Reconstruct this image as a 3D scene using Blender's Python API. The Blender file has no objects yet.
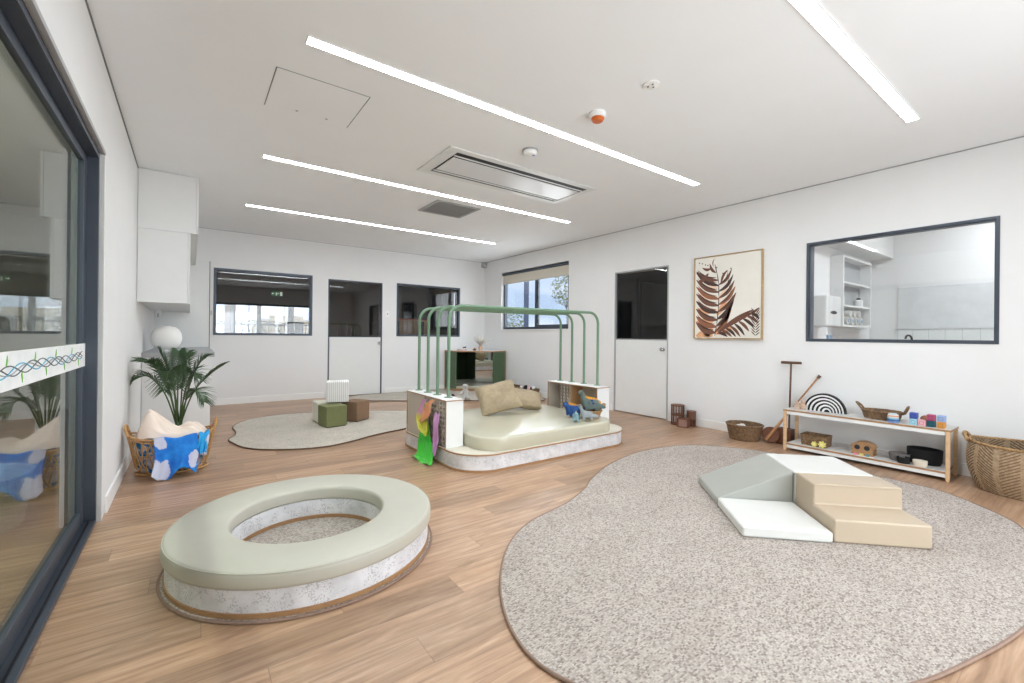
import bpy, math, random
from mathutils import Vector, Matrix, noise
R = random.Random(7)
sc = bpy.context.scene
col = sc.collection
PI = math.pi

def lin(c):
    return tuple(((v/255)/12.92 if v/255 <= .04045 else ((v/255+.055)/1.055)**2.4) for v in c) + (1,)

# ------------------------------------------------------------------ materials
class NT:
    def __init__(s, name):
        s.m = bpy.data.materials.new(name); s.m.use_nodes = True
        s.t = s.m.node_tree; s.n = s.t.nodes; s.b = s.n['Principled BSDF']; s.out = s.n['Material Output']
    def node(s, typ, **kw):
        x = s.n.new(typ)
        for k, v in kw.items():
            if k.startswith('i_'):
                k = k[2:]
                k = int(k) if k.isdigit() else k.replace('_', ' ')
                if hasattr(v, 'is_linked') or isinstance(v, bpy.types.NodeSocket): s.t.links.new(v, x.inputs[k])
                else: x.inputs[k].default_value = v
            else: setattr(x, k, v)
        return x
    def link(s, a, b): s.t.links.new(a, b)
    def math(s, op, a, b=None, c=None):
        x = s.n.new('ShaderNodeMath'); x.operation = op
        for i, v in enumerate((a, b, c)):
            if v is None: continue
            if isinstance(v, bpy.types.NodeSocket): s.link(v, x.inputs[i])
            else: x.inputs[i].default_value = v
        return x.outputs[0]
    def ramp(s, fac, stops):
        x = s.n.new('ShaderNodeValToRGB'); s.link(fac, x.inputs[0])
        e = x.color_ramp.elements
        while len(e) < len(stops): e.new(.5)
        for k, (p, c) in enumerate(stops): e[k].position = p; e[k].color = c if len(c) == 4 else lin(c)
        return x.outputs[0]
    def mix(s, fac, a, b, mode='MIX'):
        x = s.n.new('ShaderNodeMix'); x.data_type = 'RGBA'; x.blend_type = mode
        for i, v in ((0, fac), (6, a), (7, b)):
            if isinstance(v, bpy.types.NodeSocket): s.link(v, x.inputs[i])
            else: x.inputs[i].default_value = v
        return x.outputs[2]
    def bump(s, h, strength=.3, dist=.01):
        x = s.node('ShaderNodeBump'); x.inputs['Strength'].default_value = strength; x.inputs['Distance'].default_value = dist
        s.link(h, x.inputs['Height']); s.link(x.outputs[0], s.b.inputs['Normal'])
    def coord(s, kind='Object', scale=(1, 1, 1)):
        c = s.node('ShaderNodeTexCoord'); m = s.node('ShaderNodeMapping'); m.inputs['Scale'].default_value = scale
        s.link(c.outputs[kind], m.inputs[0]); return m.outputs[0]
    def noise(s, vec, scale, detail=4, rough=.55, dist=0):
        x = s.node('ShaderNodeTexNoise'); s.link(vec, x.inputs['Vector'])
        x.inputs['Scale'].default_value = scale; x.inputs['Detail'].default_value = detail
        x.inputs['Roughness'].default_value = rough; x.inputs['Distortion'].default_value = dist
        return x.outputs[0]

def plain(name, c, rough=.6, var=.06, scale=8, bump=0, bscale=60, metal=0, coat=0, aniso=(1, 1, 1), spec=.5):
    n = NT(name); v = n.coord(scale=aniso); f = n.noise(v, scale)
    c0 = lin(c)
    lo = tuple(x*(1-var) for x in c0[:3])+(1,); hi = tuple(min(1, x*(1+var)) for x in c0[:3])+(1,)
    n.link(n.ramp(f, [(.3, lo), (.7, hi)]), n.b.inputs['Base Color'])
    n.b.inputs['Roughness'].default_value = rough; n.b.inputs['Metallic'].default_value = metal
    n.b.inputs['Coat Weight'].default_value = coat; n.b.inputs['Specular IOR Level'].default_value = spec
    if bump: n.bump(n.noise(v, bscale, 3), bump, .004)
    return n.m

def glass_mat(name, tint=(1, 1, 1, 1), base=.045):
    n = NT(name); n.n.remove(n.b)
    lw = n.node('ShaderNodeLayerWeight'); lw.inputs['Blend'].default_value = .5
    f = n.math('MULTIPLY_ADD', n.math('POWER', lw.outputs['Facing'], 5.0), 1-base, base)
    tr = n.node('ShaderNodeBsdfTransparent'); tr.inputs[0].default_value = tint
    gl = n.node('ShaderNodeBsdfGlossy'); gl.inputs['Roughness'].default_value = 0.0
    mx = n.node('ShaderNodeMixShader'); n.link(f, mx.inputs[0]); n.link(tr.outputs[0], mx.inputs[1]); n.link(gl.outputs[0], mx.inputs[2])
    n.link(mx.outputs[0], n.out.inputs[0]); return n.m

def emis(name, c, s):
    n = NT(name); n.b.inputs['Base Color'].default_value = c; n.b.inputs['Emission Color'].default_value = c
    n.b.inputs['Emission Strength'].default_value = s; return n.m

def floor_mat():
    n = NT('oak_plank_floor'); c = n.node('ShaderNodeTexCoord'); sp = n.node('ShaderNodeSeparateXYZ'); n.link(c.outputs['Object'], sp.inputs[0])
    W, Ln = .152, 1.22
    yw = n.math('DIVIDE', sp.outputs[1], W); row = n.math('FLOOR', yw); fy = n.math('FRACT', yw)
    off = n.math('MULTIPLY', n.math('FRACT', n.math('MULTIPLY', row, .3819)), Ln*1.0)
    xs = n.math('DIVIDE', n.math('ADD', sp.outputs[0], off), Ln); cl = n.math('FLOOR', xs); fx = n.math('FRACT', xs)
    cb = n.node('ShaderNodeCombineXYZ'); n.link(row, cb.inputs[0]); n.link(cl, cb.inputs[1])
    wn = n.node('ShaderNodeTexWhiteNoise'); wn.noise_dimensions = '3D'; n.link(cb.outputs[0], wn.inputs[0])
    sc2 = n.node('ShaderNodeSeparateColor'); n.link(wn.outputs['Color'], sc2.inputs[0])
    gx = n.math('MULTIPLY_ADD', sp.outputs[0], 1.3, n.math('MULTIPLY', sc2.outputs[0], 31.0))
    gy = n.math('MULTIPLY_ADD', sp.outputs[1], 11.0, n.math('MULTIPLY', sc2.outputs[1], 17.0))
    g = n.node('ShaderNodeCombineXYZ'); n.link(gx, g.inputs[0]); n.link(gy, g.inputs[1])
    n1 = n.noise(g.outputs[0], 1.15, 7, .66, 1.6)
    g2 = n.node('ShaderNodeCombineXYZ'); n.link(n.math('MULTIPLY', gx, 2.0), g2.inputs[0]); n.link(n.math('MULTIPLY', gy, 5.0), g2.inputs[1])
    n2 = n.noise(g2.outputs[0], 2.2, 3, .6)
    wv = n.node('ShaderNodeTexWave', wave_type='BANDS', bands_direction='Y'); n.link(g.outputs[0], wv.inputs['Vector'])
    wv.inputs['Scale'].default_value = .55; wv.inputs['Distortion'].default_value = 9.0; wv.inputs['Detail'].default_value = 2.5; wv.inputs['Detail Scale'].default_value = .55
    base = n.ramp(n1, [(.25, (138, 107, 83)), (.5, (176, 143, 116)), (.75, (202, 172, 145))])
    w2 = n.ramp(wv.outputs[0], [(.0, (.62, .56, .52, 1)), (.35, (1, 1, 1, 1))])
    c1 = n.mix(.38, base, w2, 'MULTIPLY')
    fine = n.ramp(n2, [(.35, (.78, .76, .74, 1)), (.6, (1.05, 1.05, 1.05, 1))])
    c2 = n.mix(.42, c1, fine, 'MULTIPLY')
    tone = n.ramp(sc2.outputs[2], [(0, (.80, .79, .78, 1)), (1, (1.12, 1.10, 1.08, 1))])
    c3 = n.mix(1, c2, tone, 'MULTIPLY')
    ey = n.math('MINIMUM', fy, n.math('SUBTRACT', 1.0, fy)); ex = n.math('MINIMUM', fx, n.math('SUBTRACT', 1.0, fx))
    gap = n.math('MAXIMUM', n.math('LESS_THAN', ey, .009), n.math('LESS_THAN', ex, .0013))
    c4 = n.mix(n.math('MULTIPLY', gap, .35), c3, lin((70, 48, 34)))
    n.link(c4, n.b.inputs['Base Color'])
    n.link(n.math('MULTIPLY_ADD', n1, .16, .27), n.b.inputs['Roughness'])
    n.bump(n.math('SUBTRACT', n2, n.math('MULTIPLY', gap, 2.0)), .12, .003)
    return n.m

def rug_mat(name, a, b, cc, s=130):
    n = NT(name); v = n.coord(scale=(.8, 1.3, 1))
    vo = n.node('ShaderNodeTexVoronoi'); n.link(v, vo.inputs['Vector']); vo.inputs['Scale'].default_value = s; vo.inputs['Randomness'].default_value = .42
    se = n.node('ShaderNodeSeparateColor'); n.link(vo.outputs['Color'], se.inputs[0])
    c1 = n.ramp(se.outputs[0], [(0, a), (.3, b), (1, cc)])
    big = n.ramp(n.noise(v, 3.0, 5), [(.3, (.90, .89, .88, 1)), (.7, (1.03, 1.03, 1.03, 1))])
    c2 = n.mix(1, c1, big, 'MULTIPLY')
    edge = n.ramp(vo.outputs['Distance'], [(.25, (1, 1, 1, 1)), (.75, (.78, .75, .73, 1))])
    n.link(n.mix(.8, c2, edge, 'MULTIPLY'), n.b.inputs['Base Color'])
    n.b.inputs['Roughness'].default_value = .95; n.b.inputs['Specular IOR Level'].default_value = .1
    n.bump(n.math('SUBTRACT', 1.0, vo.outputs['Distance']), .35, .004); return n.m

def cork_mat():
    n = NT('white_flecked_laminate'); v = n.coord()
    a = n.ramp(n.noise(v, 9, 5), [(.35, (204, 204, 207)), (.6, (226, 226, 229))])
    m = n.noise(v, 14, 8, .75); sp = n.noise(v, 150, 2)
    mask = n.math('MULTIPLY', n.math('GREATER_THAN', m, .50), n.math('GREATER_THAN', sp, .56))
    n.link(n.mix(n.math('MULTIPLY', mask, .6), a, lin((150, 148, 150))), n.b.inputs['Base Color'])
    n.b.inputs['Roughness'].default_value = .5; return n.m

def wood_mat(name, c, dark=.7, scale=1.0, rough=.5, ax=(1, 1, 8)):
    n = NT(name); v = n.coord(scale=ax)
    f = n.noise(v, 9*scale, 6, .6, .6); c0 = lin(c)
    n.link(n.ramp(f, [(.3, tuple(x*dark for x in c0[:3])+(1,)), (.7, tuple(min(1, x*1.12) for x in c0[:3])+(1,))]), n.b.inputs['Base Color'])
    n.b.inputs['Roughness'].default_value = rough; n.bump(f, .08, .002); return n.m

def weave_mat(name, c, c2):
    n = NT(name); v = n.coord()
    f = n.noise(v, 55, 3, .7); g = n.noise(v, 8, 3)
    a = n.ramp(f, [(.3, c2), (.68, c)])
    n.link(n.mix(.6, a, n.ramp(g, [(.3, (.7, .68, .65, 1)), (.7, (1.1, 1.1, 1.1, 1))]), 'MULTIPLY'), n.b.inputs['Base Color'])
    n.b.inputs['Roughness'].default_value = .75; n.bump(f, .4, .004); return n.m

def chevron_mat():
    n = NT('chevron_woven_palm'); uv = n.node('ShaderNodeUVMap'); sp = n.node('ShaderNodeSeparateXYZ'); n.link(uv.outputs[0], sp.inputs[0])
    u = n.math('MULTIPLY', sp.outputs[0], 14.0); fu = n.math('FRACT', u)
    par = n.math('FRACT', n.math('MULTIPLY', n.math('FLOOR', u), .5))
    sl = n.math('SUBTRACT', n.math('MULTIPLY', par, 4.0), 1.0)
    d = n.math('FRACT', n.math('MULTIPLY_ADD', n.math('MULTIPLY', fu, sl), 4.2, n.math('MULTIPLY', sp.outputs[1], 16.0)))
    stripe = n.math('LESS_THAN', d, .40)
    mid = n.math('MULTIPLY', n.math('GREATER_THAN', fu, .13), n.math('LESS_THAN', fu, .87))
    v = n.coord(); f = n.noise(v, 40, 3, .7)
    tan = n.ramp(f, [(.3, (138, 114, 88)), (.7, (180, 156, 126))])
    alt = n.ramp(n.math('FRACT', n.math('MULTIPLY', n.math('FLOOR', u), .25)), [(.1, (60, 44, 30)), (.6, (120, 92, 62))])
    n.link(n.mix(n.math('MULTIPLY', n.math('MULTIPLY', stripe, mid), .85), tan, alt), n.b.inputs['Base Color'])
    n.b.inputs['Roughness'].default_value = .8; n.bump(n.math('SUBTRACT', f, stripe), .5, .006); return n.m

def tiedye_mat(name, a, b, s=4.0, lo=.47, hi=.55):
    n = NT(name); v = n.coord(); f = n.noise(v, s, 3, .5, .3)
    n.link(n.mix(1, n.ramp(f, [(lo, a), (hi, b)]), n.ramp(n.noise(v, 25, 3), [(.3, (.86, .86, .86, 1)), (.7, (1, 1, 1, 1))]), 'MULTIPLY'), n.b.inputs['Base Color'])
    n.b.inputs['Roughness'].default_value = .8; return n.m

M = {}
M['floor'] = floor_mat()
M['wall'] = plain('white_wall_paint', (231, 231, 231), .85, .012, 3, .02, 300)
M['ceil'] = plain('white_ceiling_paint', (240, 242, 244), .9, .01, 2)
M['trim'] = plain('white_satin_trim', (240, 240, 239), .45, .01)
M['lam'] = plain('white_laminate', (228, 229, 228), .35, .01)
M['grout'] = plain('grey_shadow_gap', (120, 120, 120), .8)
M['dkframe'] = plain('charcoal_aluminium', (74, 81, 92), .38, .05, 5, metal=.35)
M['black'] = plain('black_plastic', (16, 16, 18), .5)
M['darkwall'] = plain('unlit_wall_and_post_grey', (62, 58, 56), .8, .08, 2)  # dark tone puts the unlit rooms' shade into their wall colour
M['darkwood'] = wood_mat('dark_walnut', (62, 44, 34))
M['glass'] = glass_mat('window_glass')
M['doorglass'] = glass_mat('sliding_door_glass', (.84, .89, .82, 1), .05)
M['mirror'] = plain('mirror_silver', (225, 228, 228), .01, 0, metal=1)
M['ply'] = wood_mat('plywood_edge', (168, 128, 90), .72, 3)
M['oak'] = wood_mat('pale_beech', (214, 178, 138), .82, 1.2)
M['cork'] = cork_mat()
M['sage'] = plain('sage_vinyl', (185, 182, 169), .42, .03, 5, .06, 500)
M['creamv'] = plain('cream_sage_vinyl', (196, 192, 172), .22, .03, 3, .05, 6)
M['tan'] = plain('tan_vinyl', (184, 167, 145), .4, .03, 5, .1, 12)
M['whitev'] = plain('white_vinyl', (214, 213, 209), .42, .02, 5, .05, 300)
M['greyv'] = plain('grey_sage_vinyl', (168, 169, 162), .42, .03, 5, .06, 300)
M['green'] = plain('sage_green_powdercoat', (108, 138, 112), .38, .04)
M['dgreen'] = plain('forest_green_laminate', (78, 100, 72), .55, .06)
M['taupe'] = plain('taupe_laminate', (186, 178, 166), .6, .03)
M['rug'] = rug_mat('oatmeal_loop_rug', (138, 129, 123), (172, 163, 156), (198, 190, 183), 128)
M['rug2'] = rug_mat('cream_loop_rug', (172, 163, 152), (196, 189, 178), (208, 202, 192), 118)
M['bind'] = plain('brown_rug_binding', (140, 116, 102), .9, .1, 40)
M['bind2'] = plain('dark_rug_binding', (104, 80, 64), .9, .1, 40)
M['linen'] = plain('khaki_linen', (168, 151, 124), .9, .1, 30, .5, 160)
M['wick'] = weave_mat('brown_seagrass', (150, 118, 86), (74, 54, 38))
M['wick2'] = weave_mat('golden_wicker', (196, 160, 112), (120, 88, 54))
M['rattan'] = wood_mat('rattan_cane', (194, 150, 98), .7, 4)
M['chev'] = chevron_mat()
M['redwood'] = wood_mat('reddish_stained_wood', (116, 72, 50), .6, 2)
M['brwood'] = wood_mat('brown_stained_wood', (104, 72, 54), .6, 2)
M['tile'] = plain('white_gloss_tile', (226, 228, 228), .2, .01)
M['chrome'] = plain('brushed_steel', (190, 190, 192), .25, .02, metal=1)
M['light'] = emis('led_diffuser', (.89, .95, .99, 1), 42.5)
M['frond'] = plain('palm_leaf_green', (48, 74, 40), .5, .35, 6)
M['stem'] = plain('palm_stem', (70, 92, 48), .6, .2)
M['concrete'] = plain('pale_concrete', (176, 172, 164), .9, .08, 2)
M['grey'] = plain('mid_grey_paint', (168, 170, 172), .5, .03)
M['blind'] = plain('cream_roller_blind', (205, 198, 184), .8, .04, 60)
def P_(name, c, r=.6, **k): return plain(name, c, r, **k)

# ------------------------------------------------------------------ geometry helpers
class MB:
    def __init__(s): s.v = []; s.f = []; s.uv = None
    def add(s, vs, fs):
        o = len(s.v); s.v += [tuple(v) for v in vs]; s.f += [tuple(i+o for i in f) for f in fs]; return s
    def box(s, x0, x1, y0, y1, z0, z1):
        return s.add([(x0, y0, z0), (x1, y0, z0), (x1, y1, z0), (x0, y1, z0), (x0, y0, z1), (x1, y0, z1), (x1, y1, z1), (x0, y1, z1)],
                     [(0, 3, 2, 1), (4, 5, 6, 7), (0, 1, 5, 4), (1, 2, 6, 5), (2, 3, 7, 6), (3, 0, 4, 7)])
    def prism(s, pts, z0, z1):
        a = sum(pts[i][0]*pts[(i+1) % len(pts)][1]-pts[(i+1) % len(pts)][0]*pts[i][1] for i in range(len(pts)))
        if a < 0: pts = pts[::-1]
        n = len(pts)
        return s.add([(x, y, z0) for x, y in pts]+[(x, y, z1) for x, y in pts],
                     [tuple(range(n))[::-1], tuple(range(n, 2*n))]+[(i, (i+1) % n, n+(i+1) % n, n+i) for i in range(n)])
    def prism_axis(s, pts, a0, a1, axis):   # pts in the two other axes; extruded along axis ('x' or 'y')
        k = len(s.v); s.prism(pts, a0, a1)
        for i in range(k, len(s.v)):
            p, q, h = s.v[i]
            s.v[i] = (h, p, q) if axis == 'x' else (p, h, q)
        if axis == 'y':
            s.f = [f if min(f) < k else f[::-1] for f in s.f]
        return s
    def tube(s, pts, r, n=8, closed=False, flat=1.0):
        pts = [Vector(p) for p in pts]; m = len(pts); rs = r if isinstance(r, (list, tuple)) else [r]*m
        up = None; rings = []
        for i, p in enumerate(pts):
            if closed: t = (pts[(i+1) % m]-pts[i-1])
            else: t = pts[min(i+1, m-1)]-pts[max(i-1, 0)]
            if t.length < 1e-9: t = Vector((0, 0, 1))
            t.normalize()
            if up is None:
                up = Vector((0, 0, 1)) if abs(t.z) < .9 else Vector((1, 0, 0))
            a = t.cross(up)
            if a.length < 1e-6: a = t.orthogonal()
            a.normalize(); b = a.cross(t).normalized(); up = b
            rings.append([p+(a*math.cos(2*PI*k/n)+b*math.sin(2*PI*k/n)*flat)*rs[i] for k in range(n)])
        vs = [v for rg in rings for v in rg]; fs = []
        for i in range(m if closed else m-1):
            j = (i+1) % m
            for k in range(n): fs.append((i*n+k, i*n+(k+1) % n, j*n+(k+1) % n, j*n+k))
        if not closed: fs += [tuple(range(n))[::-1], tuple((m-1)*n+k for k in range(n))]
        return s.add(vs, fs)
    def lathe(s, prof, cx=0, cy=0, cz=0, n=32, sx=1, sy=1, closed=False):
        m = len(prof); vs = []; fs = []
        for i in range(n):
            a = 2*PI*i/n
            for r, z in prof: vs.append((cx+r*sx*math.cos(a), cy+r*sy*math.sin(a), cz+z))
        for i in range(n):
            j = (i+1) % n
            for k in range(m if closed else m-1):
                l = (k+1) % m
                fs.append((i*m+k, j*m+k, j*m+l, i*m+l))
        if not closed:
            if prof[0][0] > 1e-6: fs.append(tuple(i*m for i in range(n))[::-1])
            if prof[-1][0] > 1e-6: fs.append(tuple(i*m+m-1 for i in range(n)))
        return s.add(vs, fs)
    def grid(s, fn, nu, nv, wrapu=False):
        vs = [fn(i/(nu if wrapu else nu-1), j/(nv-1)) for i in range(nu) for j in range(nv)]; fs = []
        for i in range(nu if wrapu else nu-1):
            for j in range(nv-1):
                k = (i+1) % nu
                fs.append((i*nv+j, k*nv+j, k*nv+j+1, i*nv+j+1))
        s.uv = [(i/nu, j/(nv-1)) for i in range(nu) for j in range(nv)]
        return s.add(vs, fs)
    def build(s, name, mat, parent=None, bevel=0, seg=2, smooth=True, ang=35, sub=0, solid=0, local=False, rot=None):
        me = bpy.data.meshes.new(name)
        vs = [Vector(v) for v in s.v]
        if parent is not None:
            if not local:
                o_ = wloc(parent); vs = [v-o_ for v in vs]
            loc = Vector((0, 0, 0))
        else:
            xs = [v.x for v in vs]; ys = [v.y for v in vs]; zs = [v.z for v in vs]
            loc = Vector(((min(xs)+max(xs))/2, (min(ys)+max(ys))/2, min(zs))) if not local else Vector((0, 0, 0))
            vs = [v-loc for v in vs]
        me.from_pydata(vs, [], s.f); me.validate()
        if s.uv and len(s.uv) == len(vs):
            ul = me.uv_layers.new(name='UVMap')
            for l in me.loops: ul.data[l.index].uv = s.uv[l.vertex_index]
        if smooth:
            me.polygons.foreach_set('use_smooth', [True]*len(me.polygons)); me.set_sharp_from_angle(angle=math.radians(ang))
        me.materials.append(mat)
        o = bpy.data.objects.new(name, me); o.location = loc; col.objects.link(o)
        if parent is not None: o.parent = parent
        if solid:
            q = o.modifiers.new('solid', 'SOLIDIFY'); q.thickness = solid; q.offset = 0
        if bevel:
            q = o.modifiers.new('bevel', 'BEVEL'); q.width = bevel; q.segments = seg; q.limit_method = 'ANGLE'; q.harden_normals = True
        if sub:
            q = o.modifiers.new('sub', 'SUBSURF'); q.levels = q.render_levels = sub
        return o

def wloc(o):
    v = Vector((0, 0, 0))
    while o is not None: v += o.location; o = o.parent
    return v
def tag(o, label=None, cat=None, group=None, kind=None):
    if label: o['label'] = label
    if cat: o['category'] = cat
    if group: o['group'] = group
    if kind: o['kind'] = kind
    return o
def thing(name, loc, label, cat, group=None, rz=0):
    o = bpy.data.objects.new(name, None); o.empty_display_size = .05; o.location = loc; o.rotation_euler.z = rz; col.objects.link(o)
    return tag(o, label, cat, group)
def struct(o): o['kind'] = 'structure'; return o
def copy_tree(o, parent=None):
    c = o.copy(); col.objects.link(c); c.parent = parent
    for ch in list(o.children): copy_tree(ch, c)
    return c
def B(x0, x1, y0, y1, z0, z1): return MB().box(x0, x1, y0, y1, z0, z1)

def skin(name, mat, parent, verts, edges, sub=2, root=0):
    me = bpy.data.meshes.new(name); o_ = wloc(parent) if parent else Vector((0, 0, 0))
    base = Vector((0, 0, 0))
    me.from_pydata([Vector(v[:3])-base for v in verts], edges, []); me.materials.append(mat)
    o = bpy.data.objects.new(name, me); col.objects.link(o)
    if parent: o.parent = parent
    md = o.modifiers.new('skin', 'SKIN'); md.use_smooth_shade = True
    if not me.skin_vertices: me.skin_vertices.new()
    for i, v in enumerate(verts):
        sv = me.skin_vertices[0].data[i]; sv.radius = (v[3], v[3]); sv.use_root = (i == root)
    sb = o.modifiers.new('sub', 'SUBSURF'); sb.levels = sb.render_levels = sub
    return o

def cr(pts, n=6, closed=True):   # Catmull-Rom
    out = []; m = len(pts); rng = range(m if closed else m-1)
    for i in rng:
        if closed: p = [Vector(pts[(i+k) % m]) for k in (-1, 0, 1, 2)]
        else: p = [Vector(pts[min(max(i+k, 0), m-1)]) for k in (-1, 0, 1, 2)]
        for j in range(n):
            t = j/n
            out.append(.5*((2*p[1])+(p[2]-p[0])*t+(2*p[0]-5*p[1]+4*p[2]-p[3])*t*t+(3*p[1]-p[0]-3*p[2]+p[3])*t**3))
    if not closed: out.append(Vector(pts[-1]))
    return out

def rrect(x0, x1, y0, y1, r, n=8):
    pts = []
    for cx, cy, a0 in ((x1-r, y1-r, 0), (x0+r, y1-r, 90), (x0+r, y0+r, 180), (x1-r, y0+r, 270)):
        for k in range(n+1):
            a = math.radians(a0+90*k/n); pts.append((cx+r*math.cos(a), cy+r*math.sin(a)))
    return pts

# ------------------------------------------------------------------ woven containers
def woven(m, cx, cy, z0, h, rows, n, radf, amp=.006, inner=.012, ztop=None):
    """wall of a woven basket: radf(angle, t) -> radius pair (rx, ry); outer skin with over-under relief, inner skin, rim"""
    def fn(sgn):
        def f(u, v):
            a = 2*PI*u; rx, ry = radf(a, v); i = int(round(u*n)); k = v*rows
            bulge = amp*abs(math.sin(PI*k))*(1 if (int(k-1e-6)+i//2) % 2 else .25) if sgn > 0 else -inner
            return (cx+(rx+bulge)*math.cos(a), cy+(ry+bulge)*math.sin(a), z0+h*v + (ztop(a)*v if ztop else 0))
        return f
    m.grid(fn(1), n, rows*2+1, True); uv = m.uv; k = len(m.v); m.grid(fn(-1), n, 5, True); uv2 = m.uv
    nf = n*(4); m.f = m.f[:-nf]+[f[::-1] for f in m.f[-nf:]]; m.uv = uv+uv2
    return m
def round_basket(name, cx, cy, z, h, rb, rt, ry, rows, n, mat, label, cat, rim=.011, rz=0, liner=True, group=None, amp=.006, ztop=None, bulge=.0):
    t = thing(name, (cx, cy, z), label, cat, group)
    radf = lambda a, v: ((rb+(rt-rb)*v**.8+bulge*math.sin(PI*v)), (rb+(rt-rb)*v**.8+bulge*math.sin(PI*v))*ry)
    m = woven(MB(), cx, cy, z+.004, h-.004, rows, n, radf, amp, ztop=ztop)
    o = m.build('weave', mat, t, ang=60)
    MB().tube([(cx+(rt+.001)*math.cos(a), cy+(rt+.001)*ry*math.sin(a), z+h+(ztop(a) if ztop else 0)) for a in [2*PI*k/48 for k in range(48)]], rim, 8, True).build('rim', mat, t)
    MB().lathe([(.001, 0), (rb+.003, 0), (rb+.003, .012), (.001, .012)], cx, cy, z+.001, 40, 1, ry).build('base', mat, t)
    if rz:
        t.rotation_euler.z = math.radians(rz)
    return t

# ------------------------------------------------------------------ camera (level, slight roll, vertical shift)
yaw, roll, fpx = math.radians(36.097), math.radians(.5796), 442.06
F = Vector((math.sin(yaw), math.cos(yaw), 0)); R0 = Vector((math.cos(yaw), -math.sin(yaw), 0)); U0 = Vector((0, 0, 1))
Rr = R0*math.cos(roll)+U0*math.sin(roll); Ur = U0*math.cos(roll)-R0*math.sin(roll)
cd = bpy.data.cameras.new('camera'); cam = bpy.data.objects.new('camera', cd); col.objects.link(cam)
cam.matrix_world = Matrix(((Rr.x, Ur.x, -F.x, 0), (Rr.y, Ur.y, -F.y, 0), (Rr.z, Ur.z, -F.z, 1.12), (0, 0, 0, 1)))
cd.sensor_width = 36; cd.lens = fpx*36/1024; cd.shift_y = -6.103/1024; cd.clip_start = .02; cd.clip_end = 300
sc.camera = cam

# ------------------------------------------------------------------ world
w = bpy.data.worlds.new('world'); sc.world = w; w.use_nodes = True; wn = w.node_tree
bg = wn.nodes['Background']; tc = wn.nodes.new('ShaderNodeTexCoord'); nz = wn.nodes.new('ShaderNodeTexNoise'); mp = wn.nodes.new('ShaderNodeMapping')
mp.inputs['Scale'].default_value = (1, 1, 2.6); nz.inputs['Scale'].default_value = 2.6; nz.inputs['Detail'].default_value = 6
rp = wn.nodes.new('ShaderNodeValToRGB'); wn.links.new(tc.outputs['Generated'], mp.inputs[0]); wn.links.new(mp.outputs[0], nz.inputs['Vector']); wn.links.new(nz.outputs[0], rp.inputs[0])
rp.color_ramp.elements[0].position = .42; rp.color_ramp.elements[0].color = lin((186, 209, 238)); rp.color_ramp.elements[1].position = .62; rp.color_ramp.elements[1].color = lin((245, 248, 252))
wn.links.new(rp.outputs[0], bg.inputs[0]); bg.inputs[1].default_value = 1.2

# ------------------------------------------------------------------ the setting
XL, XR, YB, YF, CH = -.415, 5.19, 8.15, -1.3, 2.7
def wallm(axis, p0, p1, u0, u1, z0, z1, holes):
    us = sorted({u0, u1, *[h[0] for h in holes], *[h[1] for h in holes]}); zs = sorted({z0, z1, *[h[2] for h in holes], *[h[3] for h in holes]})
    m = MB()
    for a, b in zip(us, us[1:]):
        run = []
        for c, d in zip(zs, zs[1:]):
            mu, mz = (a+b)/2, (c+d)/2
            if any(h[0] < mu < h[1] and h[2] < mz < h[3] for h in holes): continue
            if run and abs(run[-1][1]-c) < 1e-6: run[-1][1] = d
            else: run.append([c, d])
        for c, d in run:
            if axis == 'x': m.box(p0, p1, a, b, c, d)
            else: m.box(a, b, p0, p1, c, d)
    return m
slab = [(-3.4, -1.5), (8.6, -1.5), (8.6, 5.40), (5.45, 5.40), (5.45, 11.35), (-3.4, 11.35)]
struct(MB().prism(slab, -.12, 0).build('floor', M['floor'], smooth=False, local=True))
struct(MB().prism(slab, CH, CH+.15).build('ceiling', M['ceil'], smooth=False, local=True))
WR = (5.50, 7.50, 1.243, 2.40)
struct(wallm('x', XL-.14, XL, YF, YB+.12, 0, CH, [(-.75, 3.53, 0, 2.166)]).build('wall_left', M['wall'], smooth=False))
struct(wallm('x', XR, XR+.13, YF, YB+.12, 0, CH, [(.557, 1.918, 1.088, 2.11), (3.557, 4.49, 0, 2.085), WR]).build('wall_right', M['wall'], smooth=False))
struct(wallm('y', YB, YB+.12, XL, XR, 0, CH, [(.29, 1.697, 1.08, 2.112), (1.955, 2.92, 0, 2.077), (3.2, 4.58, 1.08, 2.10)]).build('wall_back', M['wall'], smooth=False))
struct(wallm('y', YF-.12, YF, -3.4, 8.6, 0, CH, [(.5, 3.9, .05, 2.13)]).build('wall_front', M['wall'], smooth=False))
# skirting
bb = [('left', B(XL, XL+.014, 3.66, 6.13, 0, .105)), ('right', B(XR-.014, XR, -1.2, 3.51, 0, .1)), ('right', B(XR-.014, XR, 4.53, 7.3, 0, .1)),
      ('back', B(.3, 1.9, YB-.014, YB, 0, .1)), ('back', B(2.97, 4.28, YB-.014, YB, 0, .1))]
for s_, m_ in bb: struct(m_.build('baseboard_'+s_, M['trim'], bevel=.003))
# grey strips painting the shadow line where walls meet the ceiling
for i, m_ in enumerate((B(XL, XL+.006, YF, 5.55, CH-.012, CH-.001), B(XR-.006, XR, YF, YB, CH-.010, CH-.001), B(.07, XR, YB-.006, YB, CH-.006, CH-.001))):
    struct(m_.build('trim_%d' % (i+1), M['grout'] if i == 0 else M['grey'], smooth=False))

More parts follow.
